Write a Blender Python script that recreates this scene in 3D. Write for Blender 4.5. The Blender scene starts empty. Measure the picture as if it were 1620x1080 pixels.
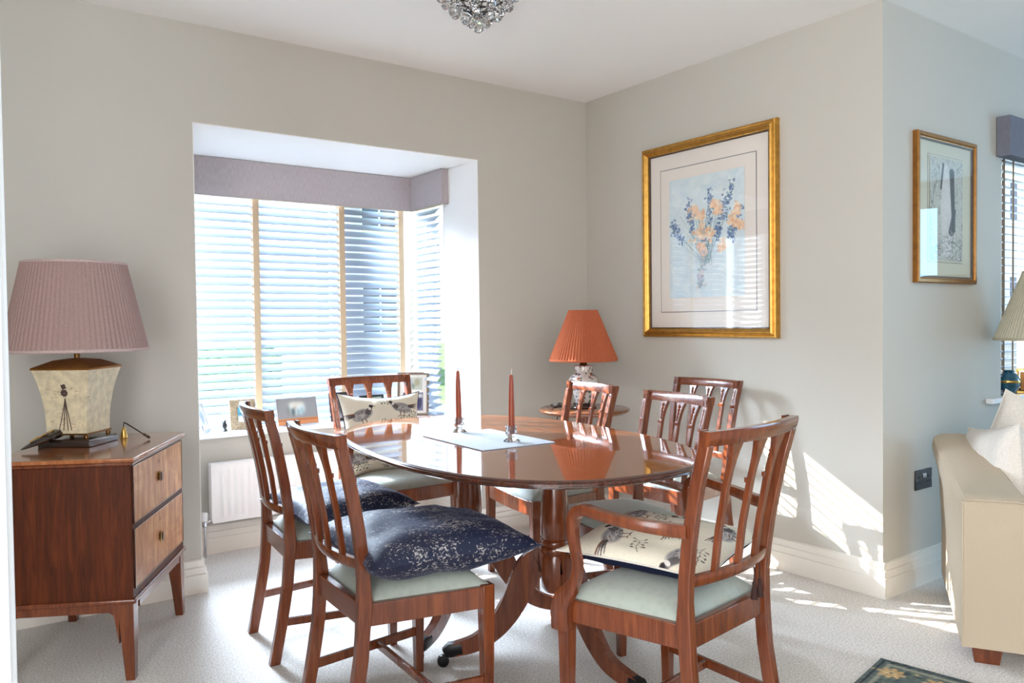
import bpy, math, random
import numpy as np
from mathutils import Vector, Matrix, noise
random.seed(7); rng = np.random.default_rng(7)
PI = math.pi
S = bpy.context.scene
COL = S.collection

# ------------------------------------------------------------------ camera
cd = bpy.data.cameras.new('camera'); cam = bpy.data.objects.new('camera', cd); COL.objects.link(cam)
Rw = [[0.8106972, -0.5853482, -0.0117292], [-0.0238072, -0.0129419, -0.9996328], [0.5849814, 0.8106788, -0.0244275]]
xr = Vector(Rw[0]); dn = Vector(Rw[1]); fw = Vector(Rw[2])
M = Matrix((( xr.x, -dn.x, -fw.x, -3.0695522), (xr.y, -dn.y, -fw.y, -3.4965332), (xr.z, -dn.z, -fw.z, 1.1320413), (0, 0, 0, 1)))
cam.matrix_world = M
cd.sensor_fit = 'HORIZONTAL'; cd.sensor_width = 36; cd.lens = 36 * 1253 / 1620; cd.clip_start = 0.05; cd.clip_end = 200
S.camera = cam
# ------------------------------------------------------------------ world, sun, window and fill light, exposure
EXPOSURE = 1.1
W = bpy.data.worlds.new('sky'); S.world = W; W.use_nodes = True
wn = W.node_tree.nodes; wl = W.node_tree.links; wn.clear()
wo = wn.new('ShaderNodeOutputWorld'); bg = wn.new('ShaderNodeBackground'); gr = wn.new('ShaderNodeValToRGB'); tc = wn.new('ShaderNodeTexCoord'); sp = wn.new('ShaderNodeSeparateXYZ')
gr.color_ramp.elements[0].position = 0.0; gr.color_ramp.elements[0].color = (0.76, 0.87, 1, 1)
gr.color_ramp.elements[1].position = 0.9; gr.color_ramp.elements[1].color = (0.42, 0.64, 1, 1)
wl.new(tc.outputs['Generated'], sp.inputs[0]); wl.new(sp.outputs['Z'], gr.inputs[0]); wl.new(gr.outputs[0], bg.inputs[0]); wl.new(bg.outputs[0], wo.inputs[0])
bg.inputs[1].default_value = 1.35
def lamp(name, kind, loc, direction, energy, color, **kw):
    l = bpy.data.lights.new(name, kind); o = bpy.data.objects.new(name, l); COL.objects.link(o)
    o.location = loc; o.rotation_euler = Vector(direction).to_track_quat('-Z', 'Y').to_euler()
    l.energy = energy; l.color = color
    for k, v in kw.items(): setattr(l, k, v)
    return o
lamp('sun', 'SUN', (-6, 8, 6), (0.65, -1.0, -0.590), 12.0, (1.0, 0.93, 0.82), angle=0.005)
# rear and left lamps are added room fill; the right one is window daylight
lamp('rear_fill_light', 'AREA', (-3.0, -6.4, 1.25), (0, 1, 0.02), 20, (0.98, 0.98, 1.0), shape='RECTANGLE', size=2.4, size_y=2.1)  # added fill from behind the camera, no glazing built here
lamp('left_fill_light', 'AREA', (-4.25, -3.7, 1.2), (1, 0.08, 0.0), 80, (0.93, 0.96, 1.0), shape='RECTANGLE', size=2.6, size_y=2.1)  # added fill from the left, brightens the right wall and carpet
lamp('right_window_daylight', 'AREA', (4.3, -4.6, 1.35), (-1, 0.25, 0), 52, (0.30, 0.64, 1.0), shape='RECTANGLE', size=2.4, size_y=1.6)
lamp('outside_bay_fill_light', 'AREA', (-3.0, 4.2, 4.0), (1.5, -4.6, -3.4), 4300, (0.72, 0.85, 1.0), shape='RECTANGLE', size=4.6, size_y=2.6)  # added lamp outside the bay, brightens carpet and ceiling through the slats
p = lamp('bay_portal', 'AREA', (-1.47, 0.98, 1.3), (0, -1, 0), 1, (1, 1, 1), shape='RECTANGLE', size=1.5, size_y=1.5)
p.data.cycles.is_portal = True
S.view_settings.view_transform = 'Standard'; S.view_settings.look = 'None'; S.view_settings.gamma = 1
S.view_settings.exposure = EXPOSURE; S.view_settings.use_curve_mapping = False

# ------------------------------------------------------------------ materials
def srgb(r, g, b):
    f = lambda c: (c/255/12.92) if c/255 <= 0.04045 else ((c/255+0.055)/1.055)**2.4
    return (f(r), f(g), f(b), 1)
class Mat:
    def __init__(s, name):
        s.m = bpy.data.materials.new(name); s.m.use_nodes = True
        s.n = s.m.node_tree.nodes; s.l = s.m.node_tree.links
        s.b = s.n['Principled BSDF']; s.out = s.n['Material Output']
    def node(s, t, **kw):
        n = s.n.new(t)
        for k, v in kw.items():
            if k.startswith('_'): n.inputs[k[1:].replace('_', ' ')].default_value = v
            else: setattr(n, k, v)
        return n
    def coords(s, scale=(1, 1, 1), rot=(0, 0, 0), kind='Object'):
        t = s.node('ShaderNodeTexCoord'); mp = s.node('ShaderNodeMapping')
        mp.inputs['Scale'].default_value = scale; mp.inputs['Rotation'].default_value = rot
        s.l.new(t.outputs[kind], mp.inputs[0]); return mp.outputs[0]
    def noise(s, vec, scale, detail=3, rough=.5, dist=0):
        n = s.node('ShaderNodeTexNoise'); n.inputs['Scale'].default_value = scale; n.inputs['Detail'].default_value = detail
        n.inputs['Roughness'].default_value = rough; n.inputs['Distortion'].default_value = dist
        s.l.new(vec, n.inputs['Vector']); return n.outputs['Fac']
    def ramp(s, fac, stops, interp='LINEAR'):
        r = s.node('ShaderNodeValToRGB'); e = r.color_ramp.elements; r.color_ramp.interpolation = interp
        while len(e) < len(stops): e.new(.5)
        for i, (p_, c) in enumerate(stops): e[i].position = p_; e[i].color = c
        s.l.new(fac, r.inputs[0]); return r.outputs[0]
    def bump(s, fac, strength, dist=0.01):
        b = s.node('ShaderNodeBump'); b.inputs['Strength'].default_value = strength; b.inputs['Distance'].default_value = dist
        s.l.new(fac, b.inputs['Height']); s.l.new(b.outputs[0], s.b.inputs['Normal'])
def plain(name, col, rough=.5, metal=0, spec=.5, coat=0, coat_rough=.05, nscale=0, namp=.06, bump=0, bscale=200, bdist=.001, sheen=0):
    m = Mat(name); b = m.b
    b.inputs['Roughness'].default_value = rough; b.inputs['Metallic'].default_value = metal
    b.inputs['Specular IOR Level'].default_value = spec; b.inputs['Coat Weight'].default_value = coat; b.inputs['Coat Roughness'].default_value = coat_rough
    b.inputs['Sheen Weight'].default_value = sheen
    v = m.coords()
    f = m.noise(v, nscale or 6, 3)
    lo = tuple(c*(1-namp) for c in col[:3])+(1,); hi = tuple(min(1, c*(1+namp)) for c in col[:3])+(1,)
    m.l.new(m.ramp(f, [(.3, lo), (.7, hi)]), b.inputs['Base Color'])
    if bump: m.bump(m.noise(v, bscale, 2), bump, bdist)
    return m.m
def wood(name, dark, mid, light, scale=(1, 1, 1), rot=(0, 0, 0), rough=.22, coat=.5, fig=0):
    m = Mat(name)
    v = m.coords((14*scale[0], 14*scale[1], 1.2*scale[2]), rot)
    n1 = m.noise(v, 3.0, 6, .6, 1.2)
    v2 = m.coords((60*scale[0], 60*scale[1], 3*scale[2]), rot)
    n2 = m.noise(v2, 4, 3, .6)
    mx = m.node('ShaderNodeMath', operation='MULTIPLY_ADD'); m.l.new(n2, mx.inputs[0]); mx.inputs[1].default_value = .35; m.l.new(n1, mx.inputs[2])
    fac = mx.outputs[0]
    if fig:
        n3 = m.noise(m.coords((1, 1, 1)), fig, 3, .5, 2.5)
        m2 = m.node('ShaderNodeMath', operation='MULTIPLY_ADD'); m.l.new(n3, m2.inputs[0]); m2.inputs[1].default_value = .6; m.l.new(fac, m2.inputs[2])
        m3 = m.node('ShaderNodeMath', operation='SUBTRACT'); m.l.new(m2.outputs[0], m3.inputs[0]); m3.inputs[1].default_value = .3; fac = m3.outputs[0]
    m.l.new(m.ramp(fac, [(.4, dark), (.65, mid), (.9, light)]), m.b.inputs['Base Color'])
    m.b.inputs['Roughness'].default_value = rough; m.b.inputs['Coat Weight'].default_value = coat; m.b.inputs['Coat Roughness'].default_value = .12
    m.bump(n2, .05, .001)
    return m.m
def fabric(name, col, trans=.3, bscale=400, rough=.9, vert=None):
    m = Mat(name); v = m.coords(vert or (1, 1, 1))
    f = m.noise(v, bscale, 2)
    c = m.ramp(f, [(.3, tuple(x*.86 for x in col[:3])+(1,)), (.7, tuple(min(1, x*1.1) for x in col[:3])+(1,))])
    m.l.new(c, m.b.inputs['Base Color']); m.b.inputs['Roughness'].default_value = rough; m.b.inputs['Specular IOR Level'].default_value = .2
    m.bump(f, .3, .001)
    if trans:
        t = m.node('ShaderNodeBsdfTranslucent'); mix = m.node('ShaderNodeMixShader'); mix.inputs[0].default_value = trans
        m.l.new(c, t.inputs[0]); m.l.new(m.b.outputs[0], mix.inputs[1]); m.l.new(t.outputs[0], mix.inputs[2]); m.l.new(mix.outputs[0], m.out.inputs[0])
    return m.m
def clear_pane(name, ior=1.5, tint=(1, 1, 1, 1)):
    m = Mat(name); m.n.remove(m.b)
    t = m.node('ShaderNodeBsdfTransparent'); g = m.node('ShaderNodeBsdfGlossy'); g.inputs['Roughness'].default_value = 0.0; t.inputs[0].default_value = tint
    ge = m.node('ShaderNodeNewGeometry'); mr = m.node('ShaderNodeMapRange'); mr.inputs[3].default_value = ior; mr.inputs[4].default_value = 1/ior
    m.l.new(ge.outputs['Backfacing'], mr.inputs[0]); fr = m.node('ShaderNodeFresnel'); m.l.new(mr.outputs[0], fr.inputs[0]); mix = m.node('ShaderNodeMixShader')
    m.l.new(fr.outputs[0], mix.inputs[0]); m.l.new(t.outputs[0], mix.inputs[1]); m.l.new(g.outputs[0], mix.inputs[2]); m.l.new(mix.outputs[0], m.out.inputs[0])
    return m.m
def vcol(name, rough=.9, coat=0, bump=0, bscale=300):
    m = Mat(name); a = m.node('ShaderNodeAttribute'); a.attribute_name = 'Col'
    m.l.new(a.outputs['Color'], m.b.inputs['Base Color']); m.b.inputs['Roughness'].default_value = rough; m.b.inputs['Coat Weight'].default_value = coat
    m.b.inputs['Specular IOR Level'].default_value = .2
    if bump: m.bump(m.noise(m.coords(), bscale, 2), bump, .001)
    return m.m

WALLC = srgb(193, 188, 178)
m_wall = plain('wall_paint', WALLC, .75, spec=.3, nscale=2, namp=.01, bump=.03, bscale=400)
m_wall_cool = m_wall
m_white = plain('ceiling_paint', srgb(238, 236, 232), .8, spec=.2, nscale=2, namp=.01)
m_trim = plain('trim_paint', srgb(228, 222, 212), .4, nscale=3, namp=.01)
m_gloss_white = plain('white_gloss', srgb(240, 240, 240), .25, nscale=3, namp=.01)
m_rad = plain('radiator_enamel', srgb(242, 238, 235), .3, nscale=3, namp=.01)
m_upvc = plain('window_frame_white', srgb(240, 242, 245), .3, nscale=3, namp=.01)
m_mahog = wood('mahogany', srgb(76, 34, 15), srgb(106, 51, 25), srgb(130, 68, 35))
m_mahog_x = wood('mahogany_cross', srgb(76, 34, 15), srgb(106, 51, 25), srgb(130, 68, 35), rot=(0, PI/2, 0))
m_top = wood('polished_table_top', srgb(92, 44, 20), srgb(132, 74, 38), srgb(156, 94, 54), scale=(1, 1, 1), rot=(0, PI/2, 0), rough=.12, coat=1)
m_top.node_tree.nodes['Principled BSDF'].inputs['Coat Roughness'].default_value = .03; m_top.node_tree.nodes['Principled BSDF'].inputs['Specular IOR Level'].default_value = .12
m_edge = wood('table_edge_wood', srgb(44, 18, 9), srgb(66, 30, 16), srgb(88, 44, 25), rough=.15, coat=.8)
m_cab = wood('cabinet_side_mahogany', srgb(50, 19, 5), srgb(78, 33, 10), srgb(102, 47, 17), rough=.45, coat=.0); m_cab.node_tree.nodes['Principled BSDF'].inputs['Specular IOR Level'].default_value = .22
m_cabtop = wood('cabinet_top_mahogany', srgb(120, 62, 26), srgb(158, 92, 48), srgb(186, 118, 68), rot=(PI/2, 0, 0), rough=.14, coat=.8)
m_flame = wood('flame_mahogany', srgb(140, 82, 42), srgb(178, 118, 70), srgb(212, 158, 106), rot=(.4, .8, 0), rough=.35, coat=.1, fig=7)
m_gold = plain('gilt', srgb(196, 148, 72), .32, metal=.9, nscale=40, namp=.18, bump=.2, bscale=60)
m_gold2 = plain('dull_gilt', srgb(150, 100, 45), .38, metal=.7, nscale=40, namp=.18)
m_golddark = plain('dark_sight_edge', srgb(70, 44, 22), .5, nscale=40)
m_brass = plain('aged_brass', srgb(120, 84, 48), .35, metal=.9, nscale=20, namp=.2)
m_brassb = plain('polished_brass', srgb(200, 160, 90), .2, metal=1, nscale=20, namp=.05)
m_black = plain('black_metal', srgb(28, 27, 28), .35, metal=.5, nscale=20)
m_darkwood = plain('dark_lacquer', srgb(44, 28, 20), .2, coat=.8, nscale=30, namp=.3)
m_chrome = plain('chrome', srgb(200, 200, 205), .12, metal=1, nscale=10, namp=.02)
m_socket = plain('black_nickel', srgb(62, 58, 58), .25, metal=.9, nscale=10)
m_pelmet = fabric('pelmet_linen', srgb(176, 166, 166), 0, 60, vert=(6, 6, .5))
m_pelmet2 = fabric('pelmet_grey_linen', srgb(116, 116, 126), 0, 60, vert=(6, 6, .5))
m_tape = fabric('ladder_tape_cotton', srgb(188, 166, 138), .12, 300)
m_shade1 = fabric('mauve_pleated_silk', srgb(176, 148, 142), .22, 300)
m_shade1t = fabric('mauve_trim', srgb(196, 172, 168), .1, 300)
m_shade2 = fabric('terracotta_pleated_silk', srgb(208, 120, 84), .4, 300)
m_shade3 = fabric('cream_pleated_silk', srgb(214, 204, 180), .4, 300)
m_cream = fabric('cream_linen_upholstery', srgb(190, 174, 152), 0, 500)
m_cushg = fabric('oatmeal_woven_cushion', srgb(222, 214, 204), 0, 260)
m_navyp = fabric('navy_velvet_plain', srgb(22, 28, 52), 0, 400)
m_tassel = fabric('dark_tassel_thread', srgb(60, 40, 36), 0, 400)
m_candle = plain('russet_candle_wax', srgb(150, 66, 36), .35, nscale=4, namp=.04)
m_wick = plain('wick', srgb(50, 46, 44), .9)
m_wickw = plain('white_wick', srgb(225, 215, 200), .9)
m_teal = plain('teal_glaze', srgb(30, 78, 98), .12, coat=.8, nscale=30, namp=.5)
m_mount = plain('mount_board', srgb(232, 224, 214), .9, nscale=3, namp=.01)
m_mount2 = plain('cream_mount_board', srgb(206, 202, 180), .9, nscale=3, namp=.01)
m_line = plain('mount_line', srgb(120, 122, 120), .9)
m_pane = clear_pane('picture_glass', 1.75)
m_winglass = clear_pane('window_glass', 1.35, (.96, .98, 1, 1))
m_print = vcol('printed_paper'); m_photo = vcol('glossy_photo', .4, .5); m_clothprint = vcol('printed_cotton', .9, 0, .25, 500); m_rug = vcol('rug_wool', .95, 0, .6, 500)
m_crystal = Mat('crystal'); m_crystal.b.inputs['Transmission Weight'].default_value = 1; m_crystal.b.inputs['Roughness'].default_value = 0; m_crystal.b.inputs['IOR'].default_value = 1.55; m_crystal = m_crystal.m
# painted blind slats, a little light comes through
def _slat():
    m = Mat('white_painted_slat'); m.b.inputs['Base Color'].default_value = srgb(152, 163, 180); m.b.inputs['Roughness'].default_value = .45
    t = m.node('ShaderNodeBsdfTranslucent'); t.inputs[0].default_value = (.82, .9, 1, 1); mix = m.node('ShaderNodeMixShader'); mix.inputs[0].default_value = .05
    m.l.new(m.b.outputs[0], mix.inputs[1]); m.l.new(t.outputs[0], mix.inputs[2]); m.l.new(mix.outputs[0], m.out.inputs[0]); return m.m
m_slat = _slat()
def _carpet():
    m = Mat('beige_carpet'); v = m.coords()
    a = m.noise(v, 150, 4, .75); b = m.noise(v, 3, 4, .6)
    c1 = m.ramp(a, [(.32, srgb(176, 168, 160)), (.68, srgb(255, 251, 245))])
    c2 = m.ramp(b, [(.3, (.93, .93, .93, 1)), (.7, (1.0, 1.0, 1.0, 1))])
    mx = m.node('ShaderNodeMix', data_type='RGBA', blend_type='MULTIPLY'); mx.inputs[0].default_value = 1
    m.l.new(c1, mx.inputs[6]); m.l.new(c2, mx.inputs[7]); m.l.new(mx.outputs[2], m.b.inputs['Base Color'])
    m.b.inputs['Roughness'].default_value = 1; m.b.inputs['Specular IOR Level'].default_value = .1; m.b.inputs['Sheen Weight'].default_value = .2
    m.bump(a, .7, .006); return m.m
m_carpet = _carpet()
def _damask():
    m = Mat('pale_green_damask'); v = m.coords()
    vo = m.node('ShaderNodeTexVoronoi'); vo.inputs['Scale'].default_value = 48; m.l.new(v, vo.inputs['Vector'])
    c = m.ramp(vo.outputs['Distance'], [(.25, srgb(158, 165, 155)), (.55, srgb(164, 171, 161))])
    m.l.new(c, m.b.inputs['Base Color']); m.b.inputs['Roughness'].default_value = .55; m.b.inputs['Sheen Weight'].default_value = .3
    m.bump(m.noise(v, 600, 2), .2, .001); return m.m
m_damask = _damask()
def _navy():
    m = Mat('navy_velvet_silver_fleck'); v = m.coords((1, 2.2, 1)); v1 = m.coords((1, 1, 1))
    a = m.noise(v, 105, 2, .6, .8); b = m.noise(m.coords((1.5, 5, 1)), 5, 3, .6)
    ad = m.node('ShaderNodeMath', operation='MULTIPLY_ADD'); m.l.new(b, ad.inputs[0]); ad.inputs[1].default_value = .55; m.l.new(a, ad.inputs[2])
    c = m.ramp(ad.outputs[0], [(.885, srgb(16, 24, 52)), (.905, srgb(168, 162, 160))])
    m.l.new(c, m.b.inputs['Base Color']); m.b.inputs['Roughness'].default_value = .6; m.b.inputs['Sheen Weight'].default_value = .1
    m.b.inputs['Sheen Roughness'].default_value = .4; m.b.inputs['Sheen Tint'].default_value = (.4, .5, .9, 1)
    m.bump(ad.outputs[0], .25, .002); return m.m
m_navy = _navy()
def _ginger():
    m = Mat('floral_porcelain'); v = m.coords()
    vo = m.node('ShaderNodeTexVoronoi'); vo.inputs['Scale'].default_value = 60; m.l.new(v, vo.inputs['Vector'])
    d = m.ramp(vo.outputs['Distance'], [(.40, (1, 1, 1, 1)), (.50, (0, 0, 0, 1))])
    n = m.noise(v, 25, 3, .6); msk = m.ramp(n, [(.42, (0, 0, 0, 1)), (.47, (1, 1, 1, 1))])
    mm = m.node('ShaderNodeMath', operation='MULTIPLY'); m.l.new(d, mm.inputs[0]); m.l.new(msk, mm.inputs[1])
    col = m.ramp(vo.outputs['Color'], [(.2, srgb(170, 100, 70)), (.5, srgb(90, 100, 80)), (.8, srgb(90, 80, 110))])
    mx = m.node('ShaderNodeMix', data_type='RGBA'); m.l.new(mm.outputs[0], mx.inputs[0]); mx.inputs[6].default_value = srgb(212, 208, 202); m.l.new(col, mx.inputs[7])
    m.l.new(mx.outputs[2], m.b.inputs['Base Color']); m.b.inputs['Roughness'].default_value = .12; m.b.inputs['Coat Weight'].default_value = .7; return m.m
m_ginger = _ginger()
m_vase = plain('crackled_cream_tole', srgb(214, 200, 168), .45, nscale=45, namp=.16, bump=.1)
m_brick = plain('pale_house_render', srgb(216, 206, 194), .9, nscale=3, namp=.08)
m_roofm = plain('slate_roof', srgb(96, 92, 96), .8, nscale=6, namp=.2)
m_grass = plain('grass', srgb(86, 120, 58), .95, nscale=5, namp=.3)
m_hedge = plain('hedge_green', srgb(60, 96, 44), .9, nscale=8, namp=.4, bump=1, bscale=12, bdist=.1)
m_hglass = plain('dark_house_glass', srgb(60, 74, 92), .1, nscale=2)

# ------------------------------------------------------------------ mesh helpers
class MB:
    def __init__(s): s.v = []; s.f = []
    def add(s, vs, fs):
        k = len(s.v); s.v += [tuple(q) for q in vs]; s.f += [tuple(i+k for i in f) for f in fs]; return s
    def box(s, x0, x1, y0, y1, z0, z1):
        v = [(x0, y0, z0), (x1, y0, z0), (x1, y1, z0), (x0, y1, z0), (x0, y0, z1), (x1, y0, z1), (x1, y1, z1), (x0, y1, z1)]
        return s.add(v, [(0, 3, 2, 1), (4, 5, 6, 7), (0, 1, 5, 4), (1, 2, 6, 5), (2, 3, 7, 6), (3, 0, 4, 7)])
    def loft(s, rings, cap=True, closed=False):
        n = len(rings[0]); m = len(rings); vs = [q for r in rings for q in r]; fs = []
        for i in range(m if closed else m-1):
            j2 = (i+1) % m
            for j in range(n): fs.append((i*n+j, i*n+(j+1) % n, j2*n+(j+1) % n, j2*n+j))
        if cap and not closed: fs += [tuple(range(n))[::-1], tuple((m-1)*n+j for j in range(n))]
        return s.add(vs, fs)
    def zloft(s, secs):     # secs: (x,y,z,hx,hy) rectangles stacked in z
        return s.loft([[(x-a, y-b, z), (x+a, y-b, z), (x+a, y+b, z), (x-a, y+b, z)] for x, y, z, a, b in secs])
    def lathe(s, prof, n=24, c=(0, 0), ripple=None, cap=True):
        rings = []
        for r, z in prof:
            rings.append([(c[0]+r*(1+(ripple(2*PI*j/n) if ripple else 0))*math.cos(2*PI*j/n), c[1]+r*(1+(ripple(2*PI*j/n) if ripple else 0))*math.sin(2*PI*j/n), z) for j in range(n)])
        return s.loft(rings, cap)
    def sweep(s, pts, radii, prof=None, ref=(0, 0, 1), smooth=0, closed=False):
        P = [Vector(q) for q in pts]; Rr = [r if isinstance(r, tuple) else (r, r) for r in radii]
        if len(Rr) == 1: Rr = Rr*len(P)
        if smooth:
            Q = []; R2 = []
            for i in range(len(P)-1):
                p0, p1, p2, p3 = P[max(0, i-1)], P[i], P[i+1], P[min(len(P)-1, i+2)]
                for k in range(smooth):
                    t = k/smooth; t2 = t*t; t3 = t2*t
                    Q.append(.5*((2*p1)+(-p0+p2)*t+(2*p0-5*p1+4*p2-p3)*t2+(-p0+3*p1-3*p2+p3)*t3))
                    R2.append(tuple(Rr[i][a]*(1-t)+Rr[i+1][a]*t for a in (0, 1)))
            Q.append(P[-1]); R2.append(Rr[-1]); P, Rr = Q, R2
        prof = prof or [(math.cos(2*PI*k/8), math.sin(2*PI*k/8)) for k in range(8)]
        rings = []; ref = Vector(ref)
        for i, q in enumerate(P):
            T = (P[(i+1) % len(P)]-P[i-1]) if closed else (P[min(i+1, len(P)-1)]-P[max(i-1, 0)]); T.normalize()
            A = T.cross(ref)
            if A.length < 1e-3: A = T.cross(Vector((1, 0, .01)))
            A.normalize(); B = A.cross(T)
            rings.append([q+A*(a*Rr[i][0])+B*(b*Rr[i][1]) for a, b in prof])
        return s.loft(rings, True, closed)
    def xform(s, Mx): s.v = [tuple(Mx @ Vector(q)) for q in s.v]; return s
    def build(s, name, mat, parent=None, bevel=0, smooth=False, seg=2, sub=0):
        me = bpy.data.meshes.new(name); me.from_pydata(s.v, [], s.f); me.materials.append(mat); me.validate()
        import bmesh
        bm = bmesh.new(); bm.from_mesh(me); bmesh.ops.recalc_face_normals(bm, faces=bm.faces); bm.to_mesh(me); bm.free()
        o = bpy.data.objects.new(name, me); COL.objects.link(o)
        if parent: o.parent = parent
        if bevel:
            b = o.modifiers.new('bevel', 'BEVEL'); b.width = bevel; b.segments = seg; b.limit_method = 'ANGLE'; b.angle_limit = .6
        if sub:
            q = o.modifiers.new('sub', 'SUBSURF'); q.levels = sub; q.render_levels = sub
        if smooth or bevel or sub:
            me.polygons.foreach_set('use_smooth', [True]*len(me.polygons))
            if not sub and smooth != 'all': me.set_sharp_from_angle(angle=.7)
        return o
SQ = [(-1, -1), (1, -1), (1, 1), (-1, 1)]
RR = [(-1, -.55), (-.75, -1), (.75, -1), (1, -.55), (1, .55), (.75, 1), (-.75, 1), (-1, .55)]
def thing(name, label, cat, loc=(0, 0, 0), rz=0, group=None):
    o = bpy.data.objects.new(name, None); COL.objects.link(o); o.empty_display_size = .1
    o.location = loc; o.rotation_euler = (0, 0, rz); o['label'] = label; o['category'] = cat
    if group: o['group'] = group
    return o
def tag(o, label, cat, group=None):
    o['label'] = label; o['category'] = cat
    if group: o['group'] = group
    return o
def struct(o): o['kind'] = 'structure'; return o
def copy_tree(o, parent=None):
    c = o.copy(); COL.objects.link(c); c.parent = parent
    for ch in list(o.children): copy_tree(ch, c)
    return c
def vcolors(o, cols):      # per-vertex colours (sRGB 0-255) for printed patterns
    a = o.data.color_attributes.new('Col', 'FLOAT_COLOR', 'POINT'); c = np.asarray(cols, float)/255
    c = np.where(c <= .04045, c/12.92, ((c+.055)/1.055)**2.4)
    a.data.foreach_set('color', np.concatenate([c, np.ones((len(c), 1))], 1).ravel().astype(np.float32))
class Canvas:              # a tiny rasteriser for printed patterns
    def __init__(s, w, h, bgc): s.w, s.h = w, h; s.a = np.ones((h, w, 3))*np.array(bgc, float); s.yy, s.xx = np.mgrid[0:h, 0:w]; s.xx = (s.xx+.5)/w; s.yy = (s.yy+.5)/h
    def ell(s, cx, cy, rx, ry, col, ang=0, al=1.0, asp=1.0):
        dx = (s.xx-cx)*asp; dy = s.yy-cy; c, q = math.cos(ang), math.sin(ang); u = (dx*c+dy*q)/rx; v = (-dx*q+dy*c)/ry
        k = np.clip((1.15-np.sqrt(u*u+v*v))/.3, 0, 1)[..., None]*al; s.a = s.a*(1-k)+np.array(col, float)*k
    def stroke(s, p0, p1, r0, r1, col, al=1.0, asp=1.0):
        ax, ay = p0; bx, by = p1; dx, dy = (bx-ax)*asp, by-ay; L2 = dx*dx+dy*dy+1e-9
        t = np.clip(((s.xx-ax)*asp*dx+(s.yy-ay)*dy)/L2, 0, 1); d = np.hypot((s.xx-ax)*asp-t*dx, s.yy-ay-t*dy); r = r0+(r1-r0)*t
        k = np.clip((r*1.2-d)/(r*.4+1e-4), 0, 1)[..., None]*al; s.a = s.a*(1-k)+np.array(col, float)*k
    def rect(s, x0, x1, y0, y1, col, al=1.0):
        k = (((s.xx > x0) & (s.xx < x1) & (s.yy > y0) & (s.yy < y1))[..., None])*al; s.a = s.a*(1-k)+np.array(col, float)*k
    def blur(s, n):
        for _ in range(n):
            p_ = np.pad(s.a, ((1, 1), (1, 1), (0, 0)), 'edge'); s.a = (p_[:-2, 1:-1]+p_[2:, 1:-1]+p_[1:-1, :-2]+p_[1:-1, 2:]+s.a)/5
    def grain(s, amp): s.a = np.clip(s.a+rng.normal(0, amp, (s.h, s.w, 1)), 0, 255)
def painted(name, cv, w, h, parent, mat, M4=Matrix()):   # flat print, local x right, z up (row 0 = bottom), facing -y
    nx, ny = cv.w, cv.h; vs = []
    for j in range(ny):
        for i in range(nx): vs.append(tuple(M4 @ Vector(((i/(nx-1)-.5)*w, 0, (j/(ny-1))*h))))
    fs = [(j*nx+i, j*nx+i+1, (j+1)*nx+i+1, (j+1)*nx+i) for j in range(ny-1) for i in range(nx-1)]
    me = bpy.data.meshes.new(name); me.from_pydata(vs, [], fs); me.materials.append(mat)
    o = bpy.data.objects.new(name, me); COL.objects.link(o); o.parent = parent; vcolors(o, cv.a.reshape(-1, 3)); return o

# ------------------------------------------------------------------ the room
HC = 2.4; YC = -1.789; BX0, BX1 = -2.19, -0.755; HEAD = 1.988
struct(MB().box(-4.3, 5.2, -7.5, 0.9, -.1, 0).build('floor', m_carpet))
ceil = MB().box(-4.3, 5.2, -7.5, 0.12, HC, HC+.1); struct(ceil.build('ceiling', m_white))
struct(MB().box(-4.3, BX0, 0, .12, 0, HC).box(BX1, 0.1, 0, .12, 0, HC).box(BX0, BX1, 0, .12, HEAD, HC).build('wall_back', m_wall))
struct(MB().box(0, .15, YC, 0, 0, HC).build('wall_right', m_wall))
WX0, WX1, WZ0, WZ1 = 1.055, 2.75, .735, 1.95
struct(MB().box(.15, WX0, YC, YC+.15, 0, HC).box(WX1, 4.6, YC, YC+.15, 0, HC).box(WX0, WX1, YC, YC+.15, 0, WZ0).box(WX0, WX1, YC, YC+.15, WZ1, HC).build('wall_living', m_wall))
struct(MB().box(4.5, 4.6, -7.5, YC, 0, HC).build('wall_far_right', m_wall))
struct(MB().box(-4.3, 4.6, -7.6, -7.5, 0, HC).build('wall_rear', m_wall))
struct(MB().box(-4.4, -4.3, -7.5, 0.12, 0, HC).build('wall_left', m_wall))
# bay window shell
SY0, SY1 = .36, .76
struct(MB().box(BX1, BX1+.12, .12, SY0, 0, HEAD).box(BX1, BX1+.12, SY0, .86, 0, .585).build('wall_bay_right', m_white))
struct(MB().box(BX0-.12, BX0, .12, SY0, 0, HEAD).box(BX0-.12, BX0, SY0, .86, 0, .585).build('wall_bay_left', m_white))
struct(MB().box(BX0, BX1, .56, .86, 0, .57).build('wall_bay_front', m_wall))
struct(MB().box(BX0-.12, BX1+.12, .12, .9, HEAD, HEAD+.2).box(BX0, BX1, .0, .12, HEAD-.004, HEAD).build('ceiling_bay', m_white))
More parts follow.
